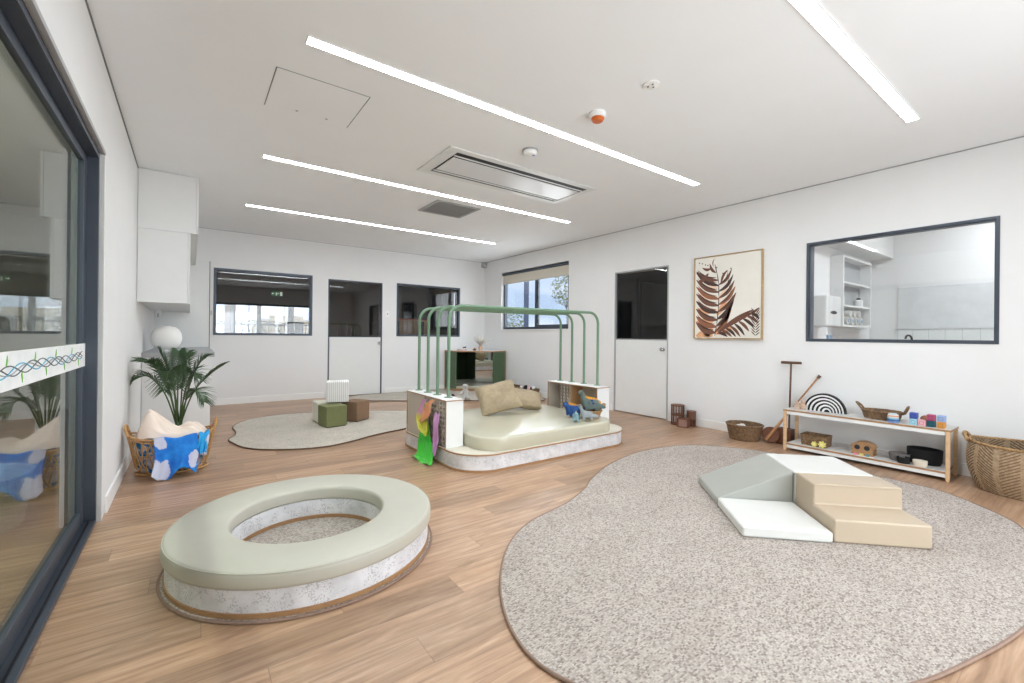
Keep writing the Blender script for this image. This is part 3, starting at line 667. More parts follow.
t = thing('light_switch', (3.02, YB-.006, 1.46), 'small white switch plate on the back wall between door and window', 'switch')
B(2.985, 3.055, YB-.007, YB-.0005, 1.44, 1.56).build('plate', M['trim'], t, bevel=.002); B(3.01, 3.03, YB-.012, YB-.007, 1.485, 1.515).build('rocker', M['grey'], t, bevel=.001)

# ------------------------------------------------------------------ kitchenette on the left
t = thing('overhead_cabinet', (-.18, 6.85, 2.122), 'upper white ceiling-height cupboard run in the left back corner', 'cabinet')
B(XL+.003, .044, 5.57, YB-.008, 2.124, CH-.001).build('body', M['lam'], t, bevel=.002); B(.046, .064, 5.55, YB-.008, 2.122, CH-.004).build('fascia', M['lam'], t, bevel=.001)
B(XL+.003, .044, 5.552, 5.568, 2.122, CH-.004).build('end_panel', M['lam'], t, bevel=.001)
t = thing('wall_cabinet', (-.2, 6.85, 1.41), 'white wall cupboard hanging over the grey benchtop below the upper cupboards', 'cabinet')
B(XL+.003, -.02, 5.57, YB-.008, 1.415, 2.12).build('body', M['lam'], t, bevel=.002); B(XL+.003, -.02, 5.552, 5.568, 1.41, 2.12).build('end_panel', M['lam'], t, bevel=.001)
for i in range(4): B(-.018, .0, 5.555+i*.646, 5.555+i*.646+.643, 1.405, 2.119).build('door', M['lam'], t, bevel=.001)
t = thing('base_cabinet', (-.11, 7.1, 0), 'white bench cupboard with a plain end panel behind the palm', 'cabinet')
B(XL+.003, .175, 6.15, YB-.008, .09, .84).build('body', M['lam'], t, bevel=.002); B(XL+.003, .195, 6.132, 6.15, 0, .84).build('end_panel', M['lam'], t, bevel=.001)
B(XL+.003, .14, 6.16, YB-.008, 0, .09).build('plinth', M['grey'], t)
for i in range(4): B(.176, .194, 6.152+i*.497, 6.152+i*.497+.493, .095, .836).build('door', M['lam'], t, bevel=.001)
tag(B(XL+.003, .233, 6.11, YB-.008, .841, .895).build('benchtop', P_('grey_stone_benchtop', (168, 169, 172), .35), bevel=.003), 'pale grey stone benchtop over the white cupboard in the left corner', 'benchtop')
t = thing('globe_lamp', (-.215, 6.42, .895), 'round white paper globe lamp standing on the grey benchtop', 'lamp')
MB().lathe([(.001, .0), (.07, .0), (.075, .012), (.05, .02), (.001, .02)], -.215, 6.42, .8955, 32).build('base', M['trim'], t)
MB().lathe([(.05*1+.0, .018)]+[(.145*math.sin(a)**.72, .155-.138*math.cos(a)) for a in [PI*(k+1.6)/21 for k in range(18)]]+[(.03, .292)], -.215, 6.42, .895, 40).build('lamp_shade', plain('paper_white', (244, 243, 240), .8, .01), t, ang=80)
t = thing('water_tap', (-.33, 7.5, 1.35), 'small white tap unit hanging below the wall cupboard', 'dispenser')
B(-.37, -.31, 7.52, 7.60, 1.33, 1.414).build('body', M['trim'], t, bevel=.004); MB().tube([(-.34, 7.52, 1.36), (-.34, 7.49, 1.35), (-.34, 7.48, 1.32)], .008, 8).build('spout', M['grey'], t)

# ------------------------------------------------------------------ ring bench on a round rug
cx, cy = .52, 2.49
t = thing('round_rug', (cx, cy, 0), 'round beige loop rug showing through the middle of the ring bench', 'rug')
MB().lathe([(.001, 0), (.620, 0), (.620, .009), (.001, .009)], cx, cy, .0005, 72).build('pile', M['rug'], t)
MB().tube([(cx+.624*math.cos(a), cy+.624*math.sin(a), .007) for a in [2*PI*k/96 for k in range(96)]], .0065, 6, True).build('binding', M['bind'], t)
t = thing('ring_bench', (cx, cy, .01), 'low ring shaped bench with a sage cushion and white flecked sides', 'bench')
def ring(p, name, mat, ang=35): return MB().lathe(p, cx, cy, 0, 96, closed=True).build(name, mat, t, ang=ang)
ring([(.362, .03), (.604, .03), (.604, .119), (.362, .119)][::1], 'base', M['cork'])
ring([(.356, .0105), (.610, .0105), (.610, .030), (.356, .030)], 'plinth', M['ply'])
prof = []
def arc(cx_, cz_, r, a0, a1, n=5, sy=1): return [(cx_+r*math.cos(math.radians(a0+(a1-a0)*k/n)), cz_+sy*r*math.sin(math.radians(a0+(a1-a0)*k/n))) for k in range(n+1)]
prof = arc(.372, .132, .013, 180, 270)+arc(.600, .138, .019, 270, 360)+arc(.597, .171, .021, 5, 85)+[(.53, .1965), (.48, .198), (.44, .1965)]+arc(.378, .174, .018, 95, 180)
ring(prof, 'cushion', M['sage'], 60)
MB().tube([(cx+.6135*math.cos(a), cy+.6135*math.sin(a), .1862) for a in [2*PI*k/128 for k in range(128)]], .0022, 6, True).build('piping', M['sage'], t)

# ------------------------------------------------------------------ rugs
def rug(name, pts, z, th, mat, bmat, label, n=8):
    c = cr([(x, y, 0) for x, y in pts], n); t = thing(name, (sum(p[0] for p in pts)/len(pts), sum(p[1] for p in pts)/len(pts), 0), label, 'rug')
    MB().prism([(p.x, p.y) for p in c], z, z+th).build('pile', mat, t, smooth=False)
    MB().tube([(p.x, p.y, z+th*.62) for p in c], th*.6, 6, True).build('binding', bmat, t); return t
rug('large_rug', [(1.0, 1.02), (.965, 1.2), (1.02, 1.42), (1.16, 1.66), (1.38, 1.90), (1.65, 2.06), (2.02, 2.15), (2.33, 2.28), (2.54, 2.41), (2.97, 2.6), (3.51, 2.71), (4.0, 2.66), (4.28, 2.50), (4.47, 2.22), (4.57, 1.9), (4.56, 1.45), (4.50, 1.0), (4.48, .80), (4.36, .62), (4.15, .42), (3.97, .32), (3.6, .20), (3.1, .18), (2.61, .21), (2.14, .31), (1.85, .40), (1.4, .58), (1.12, .80)],
    .0005, .011, M['rug'], M['bind'], 'large oatmeal loop rug with a wavy outline in the right foreground', 8)
rug('blob_rug', [(.42, 6.12), (.425, 5.82), (.40, 5.6), (.335, 5.43), (.36, 5.25), (.42, 5.02), (.53, 4.84), (.70, 4.71), (.92, 4.61), (1.14, 4.59), (1.39, 4.68), (1.60, 4.79), (1.80, 4.87), (2.2, 5.0), (2.65, 5.3), (2.8, 5.7), (2.55, 6.08), (2.1, 6.4), (1.75, 6.56), (1.4, 6.66), (1.06, 6.72), (.72, 6.62), (.52, 6.41)],
    .0005, .012, M['rug2'], M['bind2'], 'cream wavy edged rug under the four cube seats')
rug('corner_rug', [(2.12, 7.78), (2.25, 7.48), (2.85, 7.06), (3.85, 6.47), (4.5, 5.99), (4.85, 5.80), (5.06, 5.95), (5.13, 6.3), (5.14, 7.2), (5.1, 8.02), (4.2, 8.10), (2.9, 8.10), (2.4, 8.06)],
    .0005, .012, M['rug2'], M['bind2'], 'pale rug lying along the back wall under the green mirror nook')

# ------------------------------------------------------------------ cube seats
def cube_seat(x, y, z, rz, mat, label, s=.25, h=.25):
    t = thing('cube_seat', (x, y, z), label, 'cube seat', 'cube seats on the cream rug', math.radians(rz))
    B(-s/2, s/2, -s/2, s/2, .006, h).build('cushion', mat, t, bevel=.012, seg=3, local=True)
    B(-s/2+.012, s/2-.012, -s/2+.012, s/2-.012, 0, .008).build('base', M['black'], t, local=True)
    m = MB().tube([(a, b, h-.011) for a, b in rrect(-s/2+.001, s/2-.001, -s/2+.001, s/2-.001, .012, 3)], .0022, 5, True); m.build('piping', mat, t, local=True); return t
cube_seat(1.40, 5.58, .0128, 9, plain('olive_felt', (116, 120, 78), .85, .06, 40), 'olive green cube seat in front of the stack on the cream rug')
cube_seat(1.735, 5.79, .0128, 35, plain('brown_felt', (136, 108, 84), .85, .06, 40), 'brown cube seat to the right of the olive green one')
cube_seat(1.40, 5.93, .0128, 2, plain('cream_felt', (222, 218, 204), .85, .04, 40), 'cream cube seat mostly hidden behind the olive green one')
n = NT('ribbed_white_fabric'); v = n.coord(); wv = n.node('ShaderNodeTexWave', bands_direction='X'); n.link(v, wv.inputs['Vector']); wv.inputs['Scale'].default_value = 14
n.link(n.ramp(wv.outputs[0], [(.1, (206, 206, 204)), (.7, (232, 232, 230))]), n.b.inputs['Base Color']); n.b.inputs['Roughness'].default_value = .8
cube_seat(1.515, 5.80, .264, -15, n.m, 'white ribbed cube seat balanced on top of the other cubes', .26, .26)

# ------------------------------------------------------------------ play stage
X0, X1, Y0, Y1 = 1.76, 3.80, 3.0, 4.46
t = thing('play_stage', ((X0+X1)/2, (Y0+Y1)/2, 0), 'low rounded timber play stage with white flecked sides under the green hoops', 'stage')
MB().prism(rrect(X0+.008, X1-.008, Y0+.008, Y1-.008, .30, 16), .018, .135).build('side_band', M['cork'], t)
MB().prism(rrect(X0, X1, Y0, Y1, .308, 16), .0005, .018).build('plinth', M['ply'], t)
MB().prism(rrect(X0, X1, Y0, Y1, .308, 16), .135, .146).build('edge_band', M['ply'], t)
MB().prism(rrect(X0+.004, X1-.004, Y0+.004, Y1-.004, .304, 16), .146, .150).build('deck', plain('cream_deck_laminate', (218, 212, 198), .5, .02), t)
ZT = .56
def stage_cab(x0, x1, y0, y1, open_side, label):
    t = thing('end_cabinet', ((x0+x1)/2, (y0+y1)/2, .1505), label, 'cabinet', 'cabinets at the ends of the play stage')
    ym = (y0+y1)/2; wl, wt, wp = M['lam'], M['taupe'], M['ply']
    B(x0-.006, x1+.006, y0-.006, y1+.006, ZT-.012, ZT-.003).build('top_edge', wp, t, bevel=.001); B(x0-.005, x1+.005, y0-.005, y1+.005, ZT-.003, ZT).build('top', M['trim'], t)
    B(x0, x1, y0, y0+.014, .151, ZT-.012).build('end_panel', wl, t); B(x0, x1, y1-.014, y1, .151, ZT-.012).build('end_panel', wl, t)
    B(x0, x1, ym-.007, ym+.007, .151, ZT-.012).build('divider', wp, t)
    sx = x0 if open_side > 0 else x1-.012            # the solid face
    so = x1-.012 if open_side > 0 else x0
    # outward face: plain half and pegboard half
    def peg(xa, ya, yb, nm):
        m = MB(); z0, z1 = .163, ZT-.014; ny, nz = 7, 9; hw = .0125
        ys = [ya+(yb-ya)*(k+.5)/ny for k in range(ny)]; zs = [z0+(z1-z0)*(k+.5)/nz for k in range(nz)]
        cuty = [ya]+[q for y_ in ys for q in (y_-hw, y_+hw)]+[yb]; cutz = [z0]+[q for z_ in zs for q in (z_-hw, z_+hw)]+[z1]
        for i in range(0, len(cuty)-1):
            if i % 2 == 0: m.box(xa, xa+.012, cuty[i], cuty[i+1], z0, z1)
            else:
                for k in range(0, len(cutz)-1, 2): m.box(xa, xa+.012, cuty[i], cuty[i+1], cutz[k], cutz[k+1])
        m.build(nm, wt, t, smooth=False)
    if open_side > 0:      # left cabinet: face to -X
        peg(x0, y0+.016, ym-.008, 'peg_board'); B(x0, x0+.012, ym+.008, y1-.016, .152, ZT-.014).build('face_panel', wt, t, smooth=False)
        B(x0+.05, x0+.06, y0+.014, ym-.007, .151, ZT-.012).build('backing', P_('dark_hole_backing', (84, 76, 68)), t)  # dark board colour makes the peg holes look shaded inside
    else:                  # right cabinet: open boxes toward -X, pegs at the back
        peg(x1-.012, ym+.008, y1-.016, 'peg_board'); B(x1-.012, x1, y0+.016, ym-.008, .152, ZT-.014).build('back_panel', wt, t, smooth=False)
        B(x0, x1-.013, y0+.014, y0+.016, .152, ZT-.014).build('lining', wt, t); B(x0, x1-.013, y1-.016, y1-.014, .152, ZT-.014).build('lining', wt, t)
    xf = x0 if open_side > 0 else x0
    m = MB(); m.box(xf-.003, xf, y0, y0+.014, .151, ZT-.012); m.box(xf-.003, xf, y1-.014, y1, .151, ZT-.012); m.box(xf-.003, xf, ym-.007, ym+.007, .151, ZT-.012)
    m.build('edge_strip', wp, t, smooth=False)
    return t
stage_cab(1.77, 1.935, 3.365, 4.20, 1, 'low cabinet at the left end of the play stage, scarves hanging on its peg panel')
stage_cab(3.60, 3.79, 3.345, 4.17, -1, 'low open cabinet at the right end of the play stage behind the dinosaurs')
hl = ('nearest', 'second nearest', 'third nearest', 'furthest')
for k, (ya, yb) in enumerate(((3.52, 3.50), (3.735, 3.715), (3.94, 3.92), (4.145, 4.125))):
    t = thing('tube_hoop', (2.8, (ya+yb)/2, ZT), 'green steel tube hoop over the stage, %s to the camera of the four' % hl[k], 'hoop', 'green tube hoops over the play stage')
    xa, xb, zt, r = 1.87, 3.765, 1.385, .13
    pts = [(xa, ya, ZT+.001), (xa, ya, zt-r)]+[(xa+r-r*math.cos(a), ya, zt-r+r*math.sin(a)) for a in [PI/2*q/10 for q in range(1, 11)]]+[(xb-r+r*math.sin(a), yb, zt-r+r*math.cos(a)) for a in [PI/2*q/10 for q in range(0, 11)]]+[(xb, yb, ZT+.001)]
    MB().tube(pts, .0145, 14).build('tube', M['green'], t)
    for x_, y_ in ((xa, ya), (xb, yb)): MB().lathe([(.001, .0005), (.038, .0005), (.038, .005), (.018, .007), (.001, .007)], x_, y_, ZT, 24).build('flange', M['green'], t)
# mattress
mp_ = rrect(1.955, 3.585, 3.02, 4.42, .24, 14); m = MB()
c0 = (2.77, 3.75)
def inset(pts, d):
    out = []
    for x, y in pts:
        L = math.hypot(x-c0[0], y-c0[1]); out.append((x-(x-c0[0])/L*d, y-(y-c0[1])/L*d))
    return out
prof = [(.006, .151), (0, .162), (0, .245), (.004, .256), (.014, .263), (.03, .265), (.20, .268), (.45, .270)]
n_ = len(mp_); vs = []; fs = []
for d_, z_ in prof: vs += [(x, y, z_) for x, y in inset(mp_, d_)]
for k in range(len(prof)-1):
    for i in range(n_): fs.append((k*n_+i, k*n_+(i+1) % n_, (k+1)*n_+(i+1) % n_, (k+1)*n_+i))
fs += [tuple(range(n_))[::-1], tuple((len(prof)-1)*n_+i for i in range(n_))]
m.add(vs, fs)
tag(m.build('mattress', M['creamv'], ang=60), 'pale sage vinyl mattress with rounded corners lying on the play stage', 'mattress')

# cushions
def pillow(name, loc, w, h, th, rot, label, mat, spin=0):
    m = MB(); N = 25
    def side(sg):
        def fn(u, v):
            a, b = 2*u-1, 2*v-1
            e = max(0, (1-a**4)*(1-b**4))
            px = w/2*a*(1-.10*(1-b*b)**1 * 0-.07*(1-abs(b))*abs(a)); py = h/2*b*(1-.07*(1-abs(a))*abs(b))
            wr = .010*noise.noise(Vector((a*3, b*3, sg*2+loc[0]*9)))+.006*noise.noise(Vector((a*8, b*8, sg)))
            return (px, py, sg*(th/2*e**.45+wr*e))
        return fn
    m.grid(side(1), N, N); o0 = len(m.v); uv = m.uv; m.grid(side(-1), N, N); m.uv = None
    m.f = m.f[:(N-1)**2]+[f[::-1] for f in m.f[(N-1)**2:]]
    cs, sn = math.cos(math.radians(spin)), math.sin(math.radians(spin)); m.v = [(x*cs-y*sn, x*sn+y*cs, z) for x, y, z in m.v]
    o = m.build(name, mat, local=True, ang=70); o.location = loc; o.rotation_euler = rot
    rm = o.rotation_euler.to_matrix(); o.location.z = .266-min((rm @ v_.co).z for v_ in o.data.vertices)
    return tag(o, label, 'cushion', 'khaki cushions on the mattress')
pillow('cushion', (2.72, 3.98, .392), .45, .38, .16, (math.radians(44), math.radians(-3), math.radians(-34)), 'khaki linen cushion leaning on the other one, nearer the hoop posts', M['linen'], 14)
pillow('cushion', (3.17, 4.14, .340), .48, .38, .15, (math.radians(16), math.radians(4), math.radians(-22)), 'khaki linen cushion lying flatter, on the right of the pair', M['linen'], -16)

# ------------------------------------------------------------------ soft toys on the mattress
zt = .269
t = round_basket('toy_basket', 3.39, 3.235, zt, .078, .085, .118, .85, 7, 48, M['wick2'], 'round golden wicker basket of soft dinosaurs on the corner of the mattress', 'basket', .008, amp=.004)
MB().tube(cr([(3.47, 3.20, .34), (3.51, 3.19, .375), (3.555, 3.19, .40), (3.555, 3.24, .395), (3.50, 3.27, .34)], 6, False), .0085, 8).build('handle', M['wick2'], t)
MB().lathe([(.001, .045), (.092, .042), (.001, .0405)], 3.39, 3.235, zt, 24, 1, .85).build('lining', M['wick'], t)
def plush(name, o, s, rz, mat, label, neck=1.0, spikes=None, spots=None, leg=1.0, fat=1.0):
    t = thing(name, o, label, 'soft toy', 'soft dinosaur toys on the play stage', math.radians(rz))
    nh = .075*neck
    V = [(-.01, 0, .085, .050*fat), (.04, 0, .088, .044*fat), (.068, 0, .115, .029*fat), (.078, 0, .125+nh*.5, .023*fat), (.084, 0, .125+nh, .032*fat), (.118, 0, .118+nh, .026*fat),
         (-.055, 0, .078, .040*fat), (-.10, 0, .062, .024), (-.14, 0, .050, .012),
         (.045, .030, .05, .020), (.048, .036, .014, .017), (.045, -.030, .05, .020), (.048, -.036, .014, .017),
         (-.045, .030, .05, .020), (-.045, .036, .014, .017), (-.045, -.030, .05, .020), (-.045, -.036, .014, .017)]
    V = [(x*s, y*s, z*s, r*s) for x, y, z, r in V]
    Ed = [(0, 1), (1, 2), (2, 3), (3, 4), (4, 5), (0, 6), (6, 7), (7, 8), (1, 9), (9, 10), (1, 11), (11, 12), (6, 13), (13, 14), (6, 15), (15, 16)]
    me_o = skin('body', mat, None, V, Ed); me_o.parent = t
    for sg in (1, -1):
        MB().lathe([(.001, -.005), (.0045, -.003), (.0045, .003), (.001, .005)], .100*s, sg*.030*s*fat, (.128+nh)*s, 10).build('eye', M['black'], t, local=True)
    if spikes:
        for x, z in ((.052, .150), (.03, .142), (.005, .138), (-.022, .134), (-.05, .124), (-.078, .106)):
            MB().lathe([(.018, -.01), (.015, .010), (.001, .022)], x*s, 0, z*s-.008*s, 10, s, s*.5).build('spike', spikes, t, local=True)
    if spots:
        for x, y, z in ((.03, .046, .10), (-.01, .052, .095), (-.05, .042, .09), (.0, .044, .118), (.03, -.046, .10), (-.02, -.052, .092)):
            q = MB(); q.lathe([(.001, -.012), (.010, -.007), (.013, 0), (.010, .007), (.001, .012)], x*s, y*s*.82, z*s, 12, s*.9, s*.5); q.build('spot', spots, t, local=True)
    return t
or_ = plain('orange_plush', (214, 150, 50), .95, .06, 50, .3, 300)
plush('toy_dinosaur', (3.385, 3.235, .318), 1.15, 150, plain('teal_grey_plush', (98, 112, 108), .95, .06, 50, .3, 300), 'large grey green toy dinosaur with blue spots and orange spikes in the wicker basket', .85, or_, P_('navy_plush', (36, 62, 128), .95))
plush('toy_dinosaur', (3.235, 3.345, .270), 1.0, 170, plain('cobalt_plush', (46, 84, 144), .95, .06, 50, .3, 300), 'bright blue toy dinosaur with orange spikes beside the wicker basket', .25, or_)
plush('toy_dinosaur', (3.225, 3.130, .2695), .82, 145, plain('pale_grey_plush', (150, 158, 162), .95, .06, 50, .3, 300), 'small pale grey long-necked toy dinosaur standing in front of the others', .85, fat=.85)
plush('toy_dinosaur', (3.10, 3.165, .2695), .66, 230, plain('pale_blue_plush', (134, 170, 182), .95, .06, 50, .3, 300), 'small pale blue toy dinosaur with a yellow ridge, leftmost of the four', .1, P_('pale_yellow_plush', (220, 196, 130), .95))

# ------------------------------------------------------------------ scarves over the peg panel
def scarf(name, pts, ws, mat, label, folds=4, depth=.014, xoff=0):
    c = cr([Vector(p) for p in pts], 8, False); n = len(c)
    def fn(u, v):
        i = min(int(round(v*(n-1))), n-1); p = c[i]; w = ws[0]
        f = v*(len(ws)-1); k = min(int(f), len(ws)-2); w = ws[k]+(ws[k+1]-ws[k])*(f-k)
        a = (u-.5)
        fo = math.sin(a*folds*2*PI+v*3)*depth*(.35+.65*v)
        return (p.x-abs(fo)-.004*math.sin(v*9), p.y+a*w+.006*math.sin(v*11+a*4), p.z+.012*math.sin(a*9+v*5)*(v > .9))
    m = MB().grid(fn, 29, n)
    return tag(m.build(name, mat, solid=.002, ang=80), label, 'scarf', 'play scarves hanging on the stage cabinet')
def grad_mat(name, stops, axis_scale):
    n = NT(name); c = n.node('ShaderNodeUVMap'); sp = n.node('ShaderNodeSeparateXYZ'); n.link(c.outputs[0], sp.inputs[0])
    v = n.coord(); f = n.math('ADD', sp.outputs[1], n.math('MULTIPLY', n.math('SUBTRACT', n.noise(v, 14, 3), .5), axis_scale))
    n.link(n.ramp(f, stops), n.b.inputs['Base Color']); n.b.inputs['Roughness'].default_value = .55; n.b.inputs['Sheen Weight'].default_value = .3; return n.m
scarf('play_scarf', [(1.745, 3.735, .50), (1.735, 3.70, .40), (1.728, 3.685, .30), (1.722, 3.66, .19), (1.722, 3.65, .15), (1.712, 3.63, .08), (1.69, 3.60, .025), (1.655, 3.60, .010)], [.06, .12, .19, .25, .29, .31, .34, .38], grad_mat('green_yellow_silk', [(.0, (196, 190, 40)), (.3, (130, 200, 30)), (.42, (24, 200, 40)), (1, (70, 205, 50))], .08),
      'bright green silk scarf trailing down over the stage edge to the floor', 5, .02)
scarf('play_scarf', [(1.745, 3.73, .53), (1.735, 3.76, .46), (1.722, 3.76, .40), (1.705, 3.70, .33), (1.690, 3.63, .265), (1.69, 3.58, .24)], [.03, .09, .17, .22, .17, .05], grad_mat('lilac_yellow_silk', [(0, (196, 140, 186)), (.38, (200, 150, 170)), (.5, (200, 190, 50)), (1, (186, 196, 40))], .1),
      'lilac to mustard yellow silk scarf draped in a loop beside the orange one', 4, .018)
scarf('play_scarf', [(1.742, 3.565, .545), (1.72, 3.59, .50), (1.705, 3.60, .44), (1.695, 3.63, .38), (1.69, 3.68, .335)], [.03, .10, .14, .11, .03], grad_mat('peach_silk', [(0, (214, 142, 96)), (1, (226, 160, 118))], .05),
      'peach orange silk scarf hanging at the top of the peg panel', 3, .014)
scarf('play_scarf', [(1.742, 3.47, .44), (1.735, 3.475, .38), (1.73, 3.475, .28), (1.728, 3.475, .20), (1.722, 3.47, .13), (1.72, 3.465, .085)], [.05, .12, .10, .085, .06, .03], grad_mat('lilac_silk', [(0, (206, 156, 206)), (1, (190, 130, 196))], .05),
      'lilac silk scarf hanging nearest the white end of the cabinet', 3, .014)

# teddy and a small figure on the corner rug
t = thing('teddy_bear', (3.80, 6.55, .014), 'small pale grey teddy bear sitting on the pale corner rug behind the stage', 'soft toy')
tm = plain('pale_grey_fur', (196, 194, 190), .95, .06, 60, .5, 300)
o = skin('body', tm, None, [(0, 0, .07, .06), (0, 0, .13, .05), (0, 0, .165, .035), (0, 0, .215, .058), (.05, 0, .14, .026), (.09, -.04, .09, .022), (-.05, 0, .14, .026), (-.09, -.04, .09, .022), (.045, -.05, .045, .032), (.06, -.12, .03, .028), (-.045, -.05, .045, .032), (-.06, -.12, .03, .028), (.045, 0, .26, .02), (-.045, 0, .26, .02), (0, -.05, .205, .026)],
     [(0, 1), (1, 2), (2, 3), (1, 4), (4, 5), (1, 6), (6, 7), (0, 8), (8, 9), (0, 10), (10, 11), (3, 12), (3, 13), (3, 14)]); o.parent = t
for sg in (-1, 1): MB().lathe([(.001, -.006), (.006, 0), (.001, .006)], sg*.022, -.058, .228, 8).build('eye', M['black'], t, local=True)
MB().lathe([(.001, -.008), (.010, 0), (.001, .008)], 0, -.078, .212, 8).build('nose', M['black'], t, local=True)
t.rotation_euler.z = math.radians(-25)
t = thing('toy_figure', (3.60, 6.62, .014), 'tiny dark toy figure on the pale corner rug just left of the teddy bear', 'toy')
o = skin('body', P_('dark_toy', (60, 56, 60)), None, [(0, 0, .05, .016), (0, 0, .09, .014), (0, 0, .115, .016), (.02, 0, .008, .010), (-.02, 0, .008, .010), (.04, 0, .07, .008), (-.04, 0, .07, .008)], [(0, 1), (1, 2), (0, 3), (0, 4), (1, 5), (1, 6)]); o.parent = t

# ------------------------------------------------------------------ mirror nook in the far corner
t = thing('mirror_nook', (4.75, 7.75, 0), 'green ribbed corner unit with mirrored inside and a timber edged top', 'corner unit')
xa, xb, ya, yb = 4.23, XR-.016, 7.30, YB-.016
pl = [(xa, yb), (xa, 7.70), (4.88, ya), (xb, ya), (xb, yb)]
MB().prism(pl, .782, .806).build('top', M['ply'], t, bevel=.001)
MB().prism([(x+(4.75-x)*.012, y+(7.75-y)*.012) for x, y in pl], .806, .809).build('top_skin', M['trim'], t)
MB().prism(pl, .0135, .055).build('base', M['ply'], t)
MB().prism([(xa+.04, yb-.03), (xa+.04, 7.71), (4.89, ya+.03), (xb-.03, ya+.03), (xb-.03, yb-.03)], .055, .10).build('floor_cushion', M['creamv'], t, bevel=.01)
def rib(m, ax, p, a, b, z0, z1, sg, step=.052):
    n = max(1, int((b-a)/step)); w_ = (b-a)/n
    for i in range(n):
        u0, u1 = a+i*w_+.003, a+(i+1)*w_-.003
        if ax == 'x': m.box(min(p, p+sg*.006), max(p, p+sg*.006), u0, u1, z0, z1)
        else: m.box(u0, u1, min(p, p+sg*.006), max(p, p+sg*.006), z0, z1)
    return m
m = MB(); m.box(xa+.008, xa+.03, 7.70, yb, .056, .781); rib(m, 'x', xa+.008, 7.70, yb, .056, .781, -1); rib(m, 'x', xa+.03, 7.70, yb-.02, .101, .781, 1)
m.build('side_panel', M['dgreen'], t, smooth=False)
m = MB(); m.box(4.88, xb, ya+.008, ya+.03, .056, .781); rib(m, 'y', ya+.008, 4.88, xb-.02, .056, .781, -1); rib(m, 'y', ya+.03, 4.9, xb-.04, .101, .781, 1)
m.build('side_panel', M['dgreen'], t, smooth=False)
B(xb-.018, xb, ya-.002, ya+.008, .056, .781).build('edge_strip', M['ply'], t); B(xa-.002, xa+.008, yb-.02, yb, .056, .781).build('edge_strip', M['ply'], t)
B(xa+.03, xb-.012, yb-.012, yb-.006, .101, .781).build('mirror', M['mirror'], t, smooth=False)
B(xb-.012, xb-.006, ya+.03, yb-.006, .101, .781).build('mirror', M['mirror'], t, smooth=False)
# things on the nook
zt = .8095
for k, (c, w_) in enumerate((((196, 120, 96), .17), ((226, 220, 212), .15))):
    t = thing('book', (4.44, 7.80, zt+k*.0145), ('terracotta' if k == 0 else 'pale') + ' covered book lying flat on the green corner unit, %s of two' % ('lower' if k == 0 else 'upper'), 'book', 'books on the corner unit', math.radians(8-k*14))
    B(-w_/2, w_/2, -.06, .06, 0, .002).build('cover', P_('book_cover_%d' % k, c), t, local=True); B(-w_/2, w_/2, -.06, .06, .012, .014).build('cover', P_('book_cover_%d' % k, c), t, local=True)
    B(-w_/2+.004, w_/2-.004, -.057, .057, .002, .012).build('pages', M['trim'], t, local=True)
    B(-w_/2, w_/2, -.062, -.058, 0, .014).build('spine', P_('book_cover_%d' % k, c), t, local=True)
t = thing('toy_animal', (4.47, 7.77, zt+.0292), 'tiny dark toy animal standing on the books', 'toy')
o = skin('body', M['black'], None, [(0, 0, .03, .012), (.03, 0, .032, .011), (.05, 0, .045, .010), (-.02, 0, .03, .010), (.028, 0, .006, .006), (-.015, 0, .006, .006)], [(0, 1), (1, 2), (0, 3), (1, 4), (3, 5)]); o.parent = t
t = thing('small_dish', (4.60, 7.57, zt), 'small dark dish with an orange ball beside the vase of dried leaves', 'dish')
MB().lathe([(.001, 0), (.025, 0), (.045, .03), (.041, .03), (.022, .006), (.001, .006)], 4.60, 7.57, zt, 20).build('bowl', P_('olive_glaze', (84, 80, 52), .4), t)
MB().lathe([(.024*math.sin(PI*k/8)+.0005, .034-.024*math.cos(PI*k/8)) for k in range(9)], 4.60, 7.57, zt, 16).build('ball', P_('orange_ball', (232, 130, 40), .5), t)
t = thing('leaf_vase', (4.69, 7.50, zt), 'pinkish timber vase of white dried leaves on the green corner unit', 'vase')
MB().lathe([(.001, 0), (.036, 0), (.036, .10), (.030, .10), (.030, .02), (.001, .02)], 4.69, 7.50, zt, 20).build('pot', P_('blush_wood', (206, 170, 140), .6), t)
wl_ = P_('bleached_leaf', (232, 228, 220), .8); gb_ = P_('grey_twig', (120, 112, 104), .8)
ms = [MB(), MB()]
for k in range(26):
    a = R.uniform(0, 2*PI); tl = R.uniform(.1, 1.15); L = R.uniform(.17, .28)
    d_ = Vector((math.cos(a)*math.sin(tl), math.sin(a)*math.sin(tl), math.cos(tl))); p0 = Vector((4.69, 7.50, zt+.09)); p1 = p0+d_*L
    s_ = d_.cross(Vector((0, 0, 1))).normalized()*.026*(1 if k % 3 else .15)
    m = ms[0 if k % 3 else 1]; mid = p0+d_*L*.6; m.add([p0, mid-s_, p1, mid+s_, mid+Vector((0, 0, .004))], [(0, 1, 4), (1, 2, 4), (2, 3, 4), (3, 0, 4)])
ms[0].build('dried_leaves', wl_, t, solid=.002); ms[1].build('twigs', gb_, t, solid=.002)

